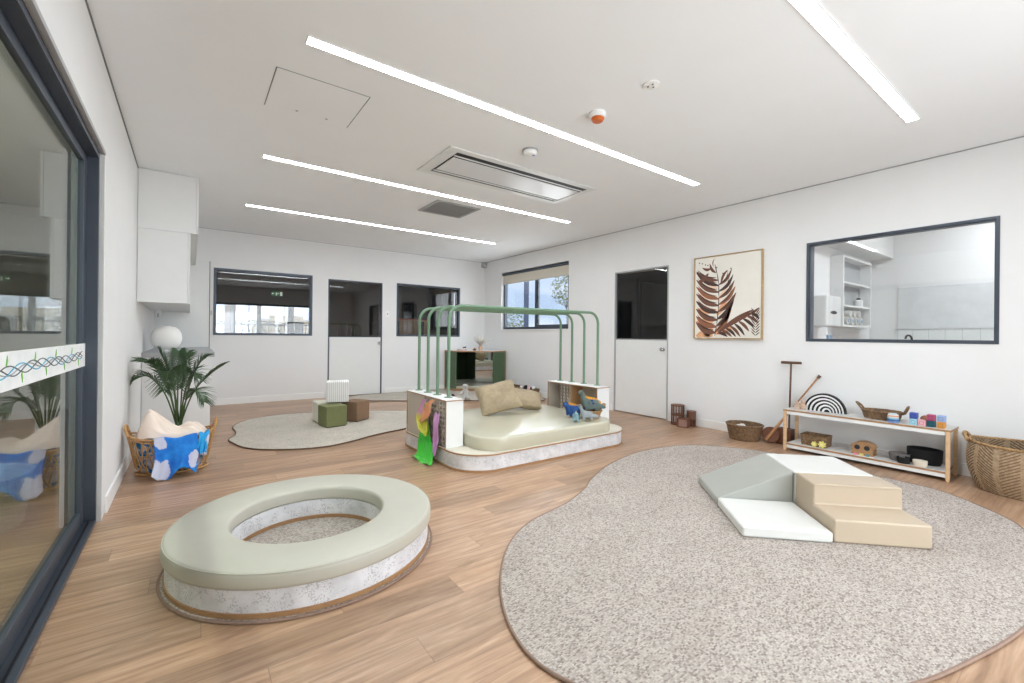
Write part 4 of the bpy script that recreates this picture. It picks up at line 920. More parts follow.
# ------------------------------------------------------------------ rectangular woven crates
def rect_basket(name, cx, cy, z, w, d, h, mat, label, rz=0, rows=7, flare=.012, rim=.007, group=None, amp=.004):
    t = thing(name, (cx, cy, z), label, 'basket', group, math.radians(rz)); m = MB()
    base = rrect(-w/2, w/2, -d/2, d/2, .02, 3)
    per = []
    for i, (x, y) in enumerate(base):
        x2, y2 = base[(i+1) % len(base)]; L = math.hypot(x2-x, y2-y); k = max(1, int(L/.014))
        per += [(x+(x2-x)*j/k, y+(y2-y)*j/k) for j in range(k)]
    n = len(per)
    def mk(sg):
        def f(u, v):
            i = int(round(u*n)) % n; x, y = per[i]; L = math.hypot(x, y) or 1; e = flare*v
            k = v*rows; b = amp*abs(math.sin(PI*k))*(1 if (int(k-1e-6)+i//2) % 2 else .2) if sg > 0 else -.009
            return (x+(x/L)*(e+b), y+(y/L)*(e+b), .003+(h-.003)*v)
        return f
    m.grid(mk(1), n, rows*2+1, True); m.grid(mk(-1), n, 3, True); m.uv = None
    nf = n*2; m.f = m.f[:-nf]+[f[::-1] for f in m.f[-nf:]]
    m.build('weave', mat, t, local=True, ang=60)
    MB().tube([(x*(1+flare/max(w, d)*1.6), y*(1+flare/max(w, d)*1.6), h) for x, y in per[::2]], rim, 7, True).build('rim', mat, t, local=True)
    MB().prism(base, 0, .01).build('base', mat, t, local=True)
    return t
rect_basket('toy_crate', 4.98, 6.87, .0135, .26, .40, .15, M['wick'], 'empty looking brown woven crate on the far rug against the right wall', 4, 7)
rect_basket('toy_crate', 4.95, 6.30, .0135, .26, .38, .15, M['wick'], 'brown woven crate of small dolls on the rug, nearest the stage', -4, 7)
for k, (x, y, c) in enumerate(((4.90, 6.42, (238, 236, 232)), (4.93, 6.35, (40, 38, 40)), (4.96, 6.28, (216, 130, 160)), (4.90, 6.20, (230, 200, 196)), (5.0, 6.40, (34, 34, 36)), (5.0, 6.18, (240, 238, 236)))):
    nm = ('white', 'black', 'pink', 'blush', 'second black', 'second white')[k]
    t = thing('rag_doll', (x, y, .075), nm + ' soft doll poking out of the woven crate nearest the stage', 'doll', 'dolls in the woven crate', R.uniform(0, 6))
    o = skin('body', P_('doll_%d' % k, c, .9), None, [(0, 0, .03, .025), (0, 0, .065, .022), (0, 0, .10, .026), (.035, 0, .075, .010), (-.035, 0, .075, .010), (.02, 0, .135, .009), (-.02, 0, .135, .009)], [(0, 1), (1, 2), (1, 3), (1, 4), (2, 5), (2, 6)]); o.parent = t
    for sg in (1, -1): MB().lathe([(.001, -.003), (.003, 0), (.001, .003)], sg*.009, -.026, .105, 6).build('eye', M['black'] if k not in (1, 4) else M['trim'], t, local=True)

# ------------------------------------------------------------------ soft play blocks on the big rug
CX, CY, S = 3.15, 1.222, .465
t0 = math.radians(-45)
zr = .0118
def pblock(name, label): return thing(name, (CX, CY, zr), label, 'soft play block', 'soft play climbing blocks on the large rug', t0)
# local axes: +x = along u (towards the camera's right), +y = v (away to the right wall)
g = .003
t = pblock('foam_wedge', 'grey sage foam ramp wedge, the back left block of the climbing set')
m = MB(); m.add([(-.468, .002, 0), (-g, .002, 0), (-g, .468, 0), (-.468, .468, 0), (-.468, .002, .05), (-g, .002, .25), (-g, .468, .25), (-.468, .468, .05)], [(0, 3, 2, 1), (4, 5, 6, 7), (0, 1, 5, 4), (1, 2, 6, 5), (2, 3, 7, 6), (3, 0, 4, 7)])
m.build('cushion', M['greyv'], t, bevel=.011, seg=3, local=True)
MB().tube([(-.460, .006, .049), (-.012, .006, .242)], .003, 6).build('seam', M['greyv'], t, local=True)
t = pblock('foam_mat', 'flat white foam mat, the front left block of the climbing set')
B(-.466, -g-.002, -.462, -g, 0, .058).build('cushion', M['whitev'], t, bevel=.013, seg=3, local=True)
MB().tube([(a, b, .0505) for a, b in rrect(-.465, -g-.003, -.461, -g-.001, .012, 3)], .0022, 5, True).build('seam', M['whitev'], t, local=True)
t = pblock('foam_platform', 'raised white foam platform, the back right block of the climbing set')
B(0, .465, .002, .465, 0, .25).build('cushion', M['whitev'], t, bevel=.013, seg=3, local=True)
MB().tube([(a, b, .240) for a, b in rrect(.001, .464, .003, .464, .012, 3)], .0022, 5, True).build('seam', M['whitev'], t, local=True)
t = pblock('foam_steps', 'tan two step foam stair, the front right block of the climbing set')
m = MB(); pr = [(-.448, 0), (-g, 0), (-g, .25), (-.225, .25), (-.225, .127), (-.448, .127)]
m.prism_axis([(a, b) for a, b in pr], .004, .478, 'x'); m.build('cushion', M['tan'], t, bevel=.012, seg=3, local=True)
for yy, zz in ((-.442, .121), (-.231, .244)): MB().tube([(.012, yy, zz), (.470, yy, zz)], .0028, 6).build('seam', M['tan'], t, local=True)

# ------------------------------------------------------------------ low shelf against the right wall
SX0, SX1, SY0, SY1 = 4.83, 5.12, .80, 1.95
t = thing('low_shelf', ((SX0+SX1)/2, 1.37, 0), 'low two tier shelf with grey tops and beech legs against the right wall', 'shelf')
gt = plain('grey_white_shelf_laminate', (206, 205, 202), .5, .02)
for nm, z in (('top', .398), ('lower_shelf', .065)):
    B(SX0+.004, SX1-.004, SY0-.03*(nm == 'top'), SY1+.03*(nm == 'top'), z+.009, z+.012).build(nm, gt, t, smooth=False)
    B(SX0+.0, SX1, SY0-.032*(nm == 'top'), SY1+.032*(nm == 'top'), z-.006, z+.009).build('edge_board', M['ply'], t, bevel=.001)
    m = MB(); m.box(SX0+.004, SX0+.02, SY0, SY1, z-.036, z-.006); m.box(SX1-.02, SX1-.004, SY0, SY1, z-.036, z-.006); m.box(SX0+.02, SX1-.02, SY0, SY0+.016, z-.036, z-.006); m.box(SX0+.02, SX1-.02, SY1-.016, SY1, z-.036, z-.006)
    m.build('apron', M['lam'], t)
for x in (SX0-.004, SX1-.020):
    for y in (SY0-.028, SY1+.002):
        m = MB(); m.add([(x, y+.004, 0), (x+.024, y+.004, 0), (x+.024, y+.022, 0), (x, y+.022, 0), (x, y, .03), (x+.024, y, .03), (x+.024, y+.026, .03), (x, y+.026, .03), (x, y, .392), (x+.024, y, .392), (x+.024, y+.026, .392), (x, y+.026, .392)],
              [(3, 2, 1, 0), (8, 9, 10, 11)]+[(a+b, a+(b+1) % 4, a+4+(b+1) % 4, a+4+b) for a in (0, 4) for b in range(4)])
        m.build('leg', M['oak'], t, bevel=.002)
zs, zl = .4105, .0775
# rainbow stacker
t = thing('arch_stacker', (4.99, 1.675, zs), 'black and white nesting arch stacker standing on the shelf top', 'toy')
ro = .176
for k in range(11):
    r1 = ro-k*.0152; r0 = r1-.0149 if k < 10 else .001; yc = 1.675-.0024*k; n = 28
    pts = [(yc+r1*math.cos(PI*j/n), r1*math.sin(PI*j/n)) for j in range(n+1)]+([(yc+r0*math.cos(PI*j/n), r0*math.sin(PI*j/n)) for j in range(n, -1, -1)] if k < 10 else [])
    m = MB()
    if k < 10:
        q = len(pts)//2
        vs = [(4.97, y, zs+z) for y, z in pts]+[(5.005, y, zs+z) for y, z in pts]; N2 = len(pts); fs = []
        for j in range(q-1): a, b, c, d = j, j+1, N2-2-j, N2-1-j; fs += [(a, b, c, d), (N2+d, N2+c, N2+b, N2+a)]
        fs += [(j, N2+j, N2+(j+1) % N2, (j+1) % N2) for j in range(N2)]
        m.add(vs, [f[::-1] for f in fs])
    else: m.prism_axis([(y, zs+z) for y, z in pts], 4.97, 5.005, 'x')
    m.build('arch', M['black'] if k % 2 == 0 else M['trim'], t, ang=50)
# wooden puzzle figures
pk = wood_mat('pale_pink_wood', (206, 176, 156), .8, 2)
for k, (y, x, h, lb) in enumerate(((1.885, 4.90, .075, 'leftmost pale wooden figure on the shelf top'), (1.835, 4.93, .085, 'middle pale wooden figure on the shelf top'), (1.865, 4.97, .10, 'rear pale wooden figure on the shelf top'))):
    t = thing('wooden_figure', (x, y, zs), lb + ' beside the arch stacker', 'toy figure', 'pale wooden figures on the shelf')
    m = MB(); m.prism_axis([(y+a, zs+b*h/.1) for a, b in ((-.018, 0), (.018, 0), (.015, .03), (.03, .05), (.024, .062), (.010, .056), (.010, .075), (-.010, .075), (-.010, .056), (-.024, .062), (-.03, .05), (-.015, .03))], x-.008, x+.008, 'x')
    m.build('body', pk, t, bevel=.001)
    MB().lathe([(.015*math.sin(PI*j/8)+.0004, .088*h/.1-.015*math.cos(PI*j/8)) for j in range(9)], x, y, zs, 14).build('head', pk, t)
# tray basket with two handles
t = round_basket('tray_basket', 4.975, 1.235, zs, .072, .085, .100, 1.42, 6, 56, M['wick'], 'oval brown seagrass tray basket with two handles on the shelf top', 'basket', .008)
MB().tube(cr([(4.96, 1.365, .47), (4.955, 1.395, .515), (4.96, 1.415, .54), (4.985, 1.41, .535), (5.0, 1.385, .51), (5.01, 1.365, .47)], 6, False), .008, 8).build('handle', M['wick'], t)
MB().tube(cr([(4.96, 1.085, .47), (4.955, 1.065, .515), (4.965, 1.055, .54), (4.99, 1.055, .54), (5.005, 1.065, .515), (5.01, 1.085, .47)], 6, False), .008, 8).build('handle', M['wick'], t)
# striped tin
t = thing('striped_tin', (4.86, 1.13, zs), 'round blue and orange striped stacking tin in front of the tray basket', 'tin')
z = 0
for k, (r, h, c) in enumerate(((.038, .014, (120, 146, 200)), (.040, .016, (60, 110, 160)), (.040, .012, (150, 196, 216)), (.037, .010, (230, 226, 220)), (.040, .010, (230, 160, 130)), (.036, .008, (238, 236, 230)), (.026, .008, (190, 210, 224)))):
    MB().lathe([(.001, 0), (r, 0), (r, h-.001), (.001, h-.001)], 4.86, 1.13, zs+z, 24).build('ring', P_('tin_%d' % k, c, .45), t, bevel=.0015); z += h
# soft blocks
sb = [(1.0, 0, (160, 206, 222), 'pale turquoise soft block at the left of the lower row'), (.946, 0, (226, 170, 176), 'pink soft block, second in the lower row'), (.892, 0, (20, 84, 96), 'dark teal soft block, third in the lower row'), (.832, 0, (214, 148, 70), 'orange soft block at the right end of the lower row'),
      (1.0, 1, (62, 84, 166), 'royal blue soft block stacked at the left end'), (.892, 1, (170, 70, 110), 'magenta soft block stacked on the teal one'), (.832, 1, (150, 172, 216), 'pale blue soft block stacked on the orange one')]
for k, (y, lv, c, lb) in enumerate(sb):
    s = .050; x = 4.885-.006*(k % 2)
    t = thing('toy_block', (x, y, zs+lv*.0506), lb + ' on the shelf top', 'toy block', 'coloured soft blocks on the shelf')
    mt = P_('block_%d' % k, c, .6)
    B(x-s/2, x+s/2, y-s/2, y+s/2, zs+lv*.0506, zs+lv*.0506+s).build('cube', mt, t, bevel=.006, seg=3)
    m = frame_rect('x', x-s/2-.0012, x-s/2+.002, y-.014, y+.014, zs+lv*.0506+.012, zs+lv*.0506+.038, .003)
    m.build('embossing', P_('block_mark_%d' % k, tuple(int(q*.72) for q in c), .6), t)
t = thing('toy_ball', (4.93, .935, zs), 'small brown patterned ball behind the pink and blue blocks', 'ball')
MB().lathe([(.036*math.sin(PI*j/14)+.0004, .046-.036*math.cos(PI*j/14)) for j in range(15)], 4.93, .935, zs, 24).build('shell', P_('brown_ball', (168, 118, 84), .7), t)
MB().lathe([(.001, 0), (.022, 0), (.022, .014), (.001, .014)], 4.93, .935, zs, 20).build('stand', P_('brown_ball_stand', (120, 84, 60), .7), t)
# lower tier
rect_basket('seagrass_box', 4.96, 1.735, zl, .16, .21, .10, M['wick'], 'rectangular seagrass basket on the lower shelf behind the yellow toys', 0, 6, .006, .006)
ye = P_('pale_yellow_toy', (232, 220, 130), .7)
for k, (y, s) in enumerate(((1.715, .85), (1.65, 1.1))):
    t = thing('toy_flower', (4.855, y, zl), ('smaller left' if k == 0 else 'larger right') + ' pale yellow petalled toy on the lower shelf', 'toy', 'yellow toys on the lower shelf')
    m = MB(); ns = 7
    pts = [(y+s*(.026+.006*math.cos(ns*a))*math.cos(a), zl+s*.032+s*(.026+.006*math.cos(ns*a))*math.sin(a)) for a in [2*PI*j/56 for j in range(56)]]
    m.prism_axis(pts, 4.845, 4.865, 'x'); m.build('petals', ye, t, bevel=.003)
    m2 = MB(); m2.prism_axis([(y+s*.011*math.cos(2*PI*j/16), zl+s*.032+s*.011*math.sin(2*PI*j/16)) for j in range(16)], 4.841, 4.845, 'x'); m2.build('centre', P_('yellow_centre', (240, 234, 170)), t)
# little wooden house
t = thing('toy_house', (4.93, 1.348, zl), 'small wooden toy house with a rounded roof and two round openings on the lower shelf', 'toy house')
hw = wood_mat('caramel_wood', (176, 136, 96), .75, 2); y0, y1 = 1.27, 1.425
B(4.875, 4.985, y0, y1, zl, zl+.008).build('floor_board', hw, t)
pts = [(y0, zl+.008), (y1, zl+.008), (y1, zl+.065)]+[(y0+(y1-y0)*(.5+.5*math.cos(a)), zl+.065+.045*math.sin(a)) for a in [PI*j/12 for j in range(1, 12)]]+[(y0, zl+.065)]
m = MB(); m.prism_axis(pts, 4.975, 4.985, 'x'); m.build('back_panel', hw, t)
fr_ = B(4.875, 4.883, y0, y1, zl+.008, zl+.040)
for yy in (y0+.048, y1-.048):
    pass
pts2 = [(y, z) for y, z in pts]
m = MB(); m.prism_axis([(y, max(z, zl+.040)) for y, z in pts], 4.876, 4.884, 'x'); m.build('front_panel', hw, t)
fr_.build('door_panel', hw, t)
for yy in (y0+.042, y1-.042):
    q = MB(); q.prism_axis([(yy+.021*math.cos(2*PI*j/20), zl+.068+.021*math.sin(2*PI*j/20)) for j in range(20)], 4.8735, 4.877, 'x'); q.build('hole_disc', P_('hole_shade', (34, 36, 44)), t)  # dark discs on a solid panel stand in for shaded holes
m = MB(); n = 14
vs = []; 
for x in (4.868, 4.99):
    for rr_ in (.0, .006): vs += [(x, (y0+y1)/2+((y1-y0)/2+rr_)*math.cos(PI*j/n), zl+.066+(.046+rr_)*math.sin(PI*j/n)) for j in range(n+1)]
q = n+1; fs = []
for j in range(n): fs += [(j, j+1, 2*q+j+1, 2*q+j), (q+j+1, q+j, 3*q+j, 3*q+j+1), (j+1, j, q+j, q+j+1), (2*q+j, 2*q+j+1, 3*q+j+1, 3*q+j)]
fs += [(0, 2*q, 3*q, q), (n, q+n, 3*q+n, 2*q+n)]
m.add(vs, fs); m.build('roof', hw, t, ang=40)
tag(B(4.838, 4.868, 1.26, 1.42, zl+.0003, zl+.002).build('paper_sheet', M['trim'], smooth=False), 'white paper sheet under the small pink and teal blocks on the lower shelf', 'paper')
for k, (y, c, lb) in enumerate(((1.385, (226, 140, 160), 'small pink block'), (1.345, (224, 206, 130), 'small cream yellow block'), (1.30, (90, 150, 150), 'small teal block'))):
    t = tag(B(4.842, 4.862, y-.014, y+.014, zl+.0022, zl+.02).build('toy_brick', P_('brick_%d' % k, c), bevel=.002), lb + ' in front of the toy house', 'toy block', 'little bricks by the toy house')
def bowl(name, x, y, z, r, h, mat, label, sy=1.0, th=.005):
    t = thing(name, (x, y, z), label, 'bowl')
    MB().lathe([(.001, .001), (r*.86, .001), (r*.97, h*.25), (r, h), (r-th, h), (r*.95-th, h*.25), (r*.84-th, .007), (.001, .007)], x, y, z, 36, 1, sy).build('body', mat, t, ang=50)
    MB().tube([(x+(r-th/2)*math.cos(a), y+(r-th/2)*sy*math.sin(a), z+h) for a in [2*PI*k/36 for k in range(36)]], th*.7, 6, True).build('rim', mat, t); return t
bowl('felt_bowl', 4.945, 1.105, zl, .062, .062, P_('grey_felt', (112, 106, 104), .9), 'grey felt bowl at the back of the lower shelf', 1.15)
bowl('felt_bowl', 4.865, 1.06, zl, .040, .05, P_('black_felt', (22, 22, 24), .9), 'small black felt bowl in front of the grey one', 1.1)
bowl('felt_bowl', 4.862, .955, zl, .038, .046, P_('cream_felt_bowl', (226, 218, 202), .9), 'small cream bowl in front of the big black basket', 1.25)
t = bowl('storage_tub', 5.01, .955, zl, .088, .122, P_('black_rope', (16, 16, 18), .9), 'large black oval storage basket on the lower shelf beside the right leg', 1.30)

# ------------------------------------------------------------------ big chevron basket by the shelf
t = thing('laundry_basket', (4.90, .33, 0), 'large tan chevron woven basket with handles right of the shelf', 'basket')
BY = .375
rf = lambda a, v: (.205+.035*v**.8+.03*math.sin(PI*v), .255+.045*v**.8+.035*math.sin(PI*v))
zz = lambda a: .018*abs(math.sin(a))**6
m = woven(MB(), 4.905, BY, .004, .345, 18, 120, rf, .003, .012, zz); m.build('weave', M['chev'], t, ang=70)
MB().tube([(4.905+.242*math.cos(a), BY+.302*math.sin(a), .352+zz(a)) for a in [2*PI*k/72 for k in range(72)]], .010, 8, True).build('rim', M['wick2'], t)
MB().lathe([(.001, 0), (.206, 0), (.206, .012), (.001, .012)], 4.905, BY, .001, 48, 1, 1.23).build('base', M['wick'], t)
for sg in (1, -1):
    MB().tube(cr([(4.835, BY+sg*.296, .345), (4.85, BY+sg*.320, .385), (4.905, BY+sg*.328, .402), (4.96, BY+sg*.320, .385), (4.975, BY+sg*.296, .345)], 6, False), .012, 8).build('handle', M['wick2'], t)

# ------------------------------------------------------------------ instruments and baskets along the right wall
def toy_drum(x, y, r, h, tiers, lb, mat):
    t = thing('toy_drum', (x, y, 0), lb, 'toy', 'brown slatted toys by the white half door')
    zz_ = [.0, h/2, h] if tiers == 2 else [0, h]
    for i, z in enumerate(zz_):
        z0 = .001 if i == 0 else z-.009 if i < len(zz_)-1 else h-.016
        MB().lathe([(.001, 0), (r, 0), (r, .014), (.001, .014)], x, y, z0, 28).build('disc', mat, t, bevel=.002)
    for i in range(14):
        a = 2*PI*i/14; MB().tube([(x+(r-.009)*math.cos(a), y+(r-.009)*math.sin(a), .014), (x+(r-.009)*math.cos(a), y+(r-.009)*math.sin(a), h-.014)], .0055, 6).build('rod', mat, t)
    return t
toy_drum(5.075, 3.33, .085, .255, 2, 'taller brown slatted two tier drum toy against the wall', M['redwood'])
t = toy_drum(5.11, 3.16, .058, .195, 2, 'shorter brown slatted drum toy, right of the taller one', M['redwood'])
MB().lathe([(.053, 0), (.053, .085), (.001, .085)], 5.11, 3.16, .10, 24).build('shell', M['brwood'], t)
t = thing('wooden_box', (4.985, 3.185, 0), 'small brown wooden box with a slatted front before the two drum toys', 'box', None, math.radians(15))
B(-.05, .05, -.065, .065, .001, .01).build('base', M['redwood'], t, local=True); B(-.05, .05, -.065, .065, .10, .112).build('lid', M['redwood'], t, bevel=.002, local=True)
B(-.05, .05, -.065, -.053, .01, .10).build('side', M['redwood'], t, local=True); B(-.05, .05, .053, .065, .01, .10).build('side', M['redwood'], t, local=True)
B(-.042, .046, -.052, .052, .01, .099).build('panel', P_('faded_rose_board', (150, 116, 104), .7), t, local=True)
t = round_basket('oval_basket', 4.965, 2.43, 0, .165, .135, .168, 1.08, 12, 64, M['wick'], 'oval dark seagrass basket on the floor left of the shelf holding white fabric', 'basket', .011)
m = MB(); m.grid(lambda u, v: (4.94+.075*v*math.cos(2*PI*u)*(1+.3*noise.noise(Vector((u*5, v*2, 1)))), 2.45+.09*v*math.sin(2*PI*u), .165-.07*v*v+.02*noise.noise(Vector((math.cos(2*PI*u)*v*3, math.sin(2*PI*u)*v*3, 5)))), 40, 14, True)
tag(m.build('cloth_bundle', M['whitev'], solid=.002), 'crumpled white fabric lying in the oval seagrass basket', 'cloth')
t = thing('pole_toy', (5.09, 2.03, 0), 'dark wooden T-handled pole rising from a reddish wooden box behind the shelf end', 'toy instrument')
B(5.045, 5.155, 2.0, 2.14, .001, .012).build('base', M['redwood'], t); B(5.045, 5.057, 2.0, 2.14, .012, .165).build('board', M['redwood'], t, bevel=.002); B(5.143, 5.155, 2.0, 2.14, .012, .165).build('board', M['redwood'], t, bevel=.002)
B(5.057, 5.143, 2.0, 2.010, .012, .165).build('board', M['brwood'], t); B(5.057, 5.143, 2.13, 2.14, .012, .165).build('board', M['brwood'], t); B(5.058, 5.142, 2.011, 2.129, .15, .160).build('lid', M['brwood'], t)
MB().tube([(5.10, 2.035, .16), (5.125, 2.03, .86)], .0095, 10).build('pole', M['brwood'], t); MB().tube([(5.127, 1.935, .862), (5.127, 2.125, .862)], .014, 12).build('crossbar', M['brwood'], t)
t = thing('toy_banjo', (4.98, 2.2, 0), 'reddish round toy banjo with a pale neck leaning on the wall beside the shelf', 'toy instrument')
ax = Vector((5.165, 1.80, .725))-Vector((5.00, 2.22, .03)); p0 = Vector((5.00, 2.22, .02)); ax.normalize()
side = ax.cross(Vector((1, 0, 0))).normalized(); nrm = ax.cross(side).normalized()
if nrm.x > 0: nrm = -nrm
c0_ = p0+ax*.085; m = MB(); k = 28
rings_ = [(.0, -.028), (.078, -.028), (.085, -.02), (.085, .014), (.079, .02), (.0, .02)]
vs = []; fs = []
for r_, h_ in rings_: vs += [c0_+(ax*math.cos(2*PI*j/k)+side*math.sin(2*PI*j/k))*max(r_, .0005)+nrm*h_ for j in range(k)]
for i in range(5):
    for j in range(k): fs.append((i*k+j, i*k+(j+1) % k, (i+1)*k+(j+1) % k, (i+1)*k+j))
dz = .0-min((v.z for v in vs))+.001
vs = [v+Vector((0, 0, dz)) for v in vs]; m.add(vs, fs); m.build('body', M['redwood'], t, ang=40)
c0_ += Vector((0, 0, dz)); c1_ = Vector((5.168, 1.80, .715)); q0 = c0_+nrm*.029-ax*.07
MB().tube([q0, q0+(c1_-q0)*.30, q0+(c1_-q0)*.5, c1_], [.016, .013, .009, .0085], 10).build('neck', wood_mat('honey_wood', (170, 122, 82), .8), t)
MB().tube([c1_, c1_+(c1_-q0).normalized()*.035], [.014, .016], 10).build('headstock', M['brwood'], t)

# ------------------------------------------------------------------ painting
t = thing('painting', (XR-.02, 2.755, 1.10), 'timber framed canvas painting of brown and peach palm leaves on the right wall', 'painting')
frame_rect('x', XR-.038, XR-.001, 2.342, 3.170, 1.102, 2.117, .012).build('frame', wood_mat('light_oak_frame', (186, 158, 116), .8), t, bevel=.001)
B(XR-.030, XR-.002, 2.357, 3.155, 1.117, 2.102).build('canvas', plain('cream_canvas', (233, 229, 220), .9, .02, 6, .2, 400), t)
def uvp(u, v, k=0): return (XR-.0305-.0004*k, 3.155-.798*u, 1.117+.985*v)   # u to the right, v up
lc = [P_('paint_brown', (112, 74, 58)), P_('paint_dark_brown', (70, 48, 42)), P_('paint_rust', (146, 94, 66)), P_('paint_peach', (226, 170, 130)), P_('paint_pale_peach', (236, 206, 180))]
PM = MB(); PMI = []
def blade(u0, v0, u1, v1, wd, ci, bend=.0, k=1):
    dx, dy = u1-u0, v1-v0; L = math.hypot(dx, dy); nx, ny = -dy/L, dx/L; n = 9; a, b = [], []
    for i in range(n+1):
        s_ = i/n; w_ = wd*math.sin(PI*min(1, s_*.93+.05))**.75; c_ = bend*math.sin(PI*s_)
        cu, cv = u0+dx*s_+nx*c_, v0+dy*s_+ny*c_
        a.append((cu+nx*w_, cv+ny*w_)); b.append((cu-nx*w_, cv-ny*w_))
    cl = lambda p: (min(.995, max(.005, p[0])), min(.995, max(.005, p[1])))
    a = [cl(p) for p in a]; b = [cl(p) for p in b]
    m = MB(); m.add([uvp(*p, k) for p in a]+[uvp(*p, k) for p in b], [(i, i+1, n+2+i, n+1+i) for i in range(n)])
    PM.add(m.v, [f[::-1] for f in m.f]); PMI.extend([ci]*len(m.f))
for (a, b, c, d, w_) in ((.3, .1, .02, .02, .06), (.32, .22, .02, .20, .05), (.34, .34, .03, .36, .04), (.36, .5, .02, .55, .035), (.36, .28, .55, .42, .04), (.37, .6, .1, .78, .03), (.34, .05, .6, .12, .05), (.15, .06, .3, .02, .05), (.36, .45, .6, .6, .03)): blade(a, b, c, d, w_, 3 if w_ > .035 else 4, .02, 1)
rach = [(.33, .02), (.36, .16), (.385, .34), (.39, .5), (.385, .66), (.36, .78), (.32, .9)]
def at_(s_):
    f = s_*6; k = min(int(f), 5); q = f-k; return rach[k][0]+(rach[k+1][0]-rach[k][0])*q, rach[k][1]+(rach[k+1][1]-rach[k][1])*q
for i in range(9):
    u, v = at_(.05+i*.085)
    blade(u, v, .02, min(.84, v+.13+.008*i), .040-.0015*i, (0, 2, 0, 1)[i % 4], .035, 3); blade(u-.03, v+.035, .04, min(.86, v+.15+.008*i), .010, (1, 0)[i % 2], .035, 4)
    if i < 8: blade(u, v+.01, min(.72, u+.27-.018*abs(i-3)), v+.26-.010*i, .036-.0022*i, (2, 0, 1, 0)[i % 4], -.035, 3); blade(u+.02, v+.03, min(.72, u+.22-.02*abs(i-3)), v+.23-.010*i, .008, 1, -.035, 4)
for a, b, c, d, w_ in ((.22, .80, .04, .70, .028), (.27, .86, .12, .88, .018), (.34, .80, .24, .92, .020), (.42, .66, .52, .82, .018), (.30, .88, .32, .98, .008)): blade(a, b, c, d, w_, 0, .02, 5)
for i in range(9):
    s_ = i/8; u, v = .38+.50*s_, .06+.22*s_
    blade(u, v, min(.98, u+.15), max(.015, v-.22+.02*i), .020, (1, 0)[i % 2], .012, 5); blade(u, v, u+.10, v+.07, .014, 0, 0, 5)
blade(.37, .05, .90, .33, .026, 0, .02, 6)
for i in range(9): blade(.93, .03+i*.03, .99, .07+i*.034, .006, 1, 0, 7); blade(.93, .03+i*.03, .87, .08+i*.034, .006, 1, 0, 7)
for i in range(len(rach)-1): blade(*rach[i], rach[i+1][0]+.003, rach[i+1][1]+.01, .007, 1, 0, 7)
for a, b in ((.06, .94), (.11, .93), (.16, .91), (.2, .90), (.3, .82), (.34, .86), (.5, .80), (.56, .83), (.44, .78)): blade(a, b, a+.02, b+.008, .008, 1, 0, 3)

o = PM.build('painted_leaves', lc[0], t, smooth=False)
for q in lc[1:]: o.data.materials.append(q)
o.data.polygons.foreach_set('material_index', PMI)

# ------------------------------------------------------------------ palm in a pot behind the rattan basket
px_, py_ = -.075, 5.08
t = thing('potted_palm', (px_, py_, 0), 'dark green potted palm standing behind the rattan basket', 'plant')
MB().lathe([(.001, 0), (.10, 0), (.125, .24), (.128, .25), (.118, .25), (.112, .22), (.001, .22)], px_, py_, .0005, 32).build('pot', P_('white_ceramic', (226, 224, 220), .4), t)
MB().lathe([(.001, .221), (.11, .221), (.001, .232)], px_, py_, 0, 20).build('soil', M['black'], t)
def frond(tip, lift, nl=26, wl=.15, side_=0.0):
    wl *= 1.12
    b = Vector((px_+R.uniform(-.02, .02), py_+R.uniform(-.02, .02), .225)); tp = Vector(tip)
    ctl = [b, b+(tp-b)*.30+Vector((0, 0, .14+lift*.5)), b+(tp-b)*.68+Vector((0, 0, .08+lift)), tp]
    c = [Vector((max(q.x, XL+.02), q.y, q.z)) for q in cr([tuple(p) for p in ctl], 12, False)]; n = len(c)
    m = MB().tube(c, [.0065*(1-.75*i/n)+.0012 for i in range(n)], 6); m.build('stem', M['stem'], t)
    m = MB()
    for k in range(nl):
        s_ = .34+.64*k/(nl-1); f = s_*(n-1); i = min(int(f), n-2); p = c[i].lerp(c[i+1], f-i); d_ = (c[i+1]-c[i]).normalized()
        sd = d_.cross(Vector((0, 0, 1)));  sd = sd.normalized() if sd.length > 1e-3 else Vector((1, 0, 0)); upv = sd.cross(d_).normalized()
        L = wl*(math.sin(PI*(.12+.80*(s_-.34)/.66)))**.7
        for sg in (1, -1):
            q = (sd*sg*.80+d_*(.55+.45*s_)+upv*(.22+R.uniform(-.08, .08))).normalized(); e = p+q*L+Vector((0, 0, -.18*L)); mid = p+q*L*.45+Vector((0, 0, .03*L))
            w_ = d_*.0075
            cl_ = lambda q_: Vector((max(q_.x, XL+.012), q_.y, q_.z))
            m.add([cl_(z_) for z_ in (p-w_*.5, p+w_*.5, mid+w_, e, mid-w_, mid+Vector((0, 0, .004)))], [(0, 1, 5), (1, 2, 5), (2, 3, 5), (3, 4, 5), (4, 0, 5)])
    m.build('frond', M['frond'], t, smooth=False, solid=.0012)
for tip, lf, nl, wl in (((-.39, 4.98, .70), .10, 24, .15), ((-.31, 4.86, .86), .08, 26, .17), ((-.22, 5.10, .95), .02, 26, .15), ((-.08, 5.16, .94), .0, 26, .14), ((.13, 5.12, .88), .06, 26, .15),
                    ((.27, 4.98, .82), .02, 26, .13), ((.11, 4.86, .49), .10, 24, .14), ((-.17, 4.80, .62), .20, 26, .17), ((-.02, 5.3, .92), .05, 22, .13), ((-.30, 5.25, .84), .08, 22, .14), ((.06, 4.95, .70), .12, 24, .14)):
    frond(tip, lf, nl, wl)

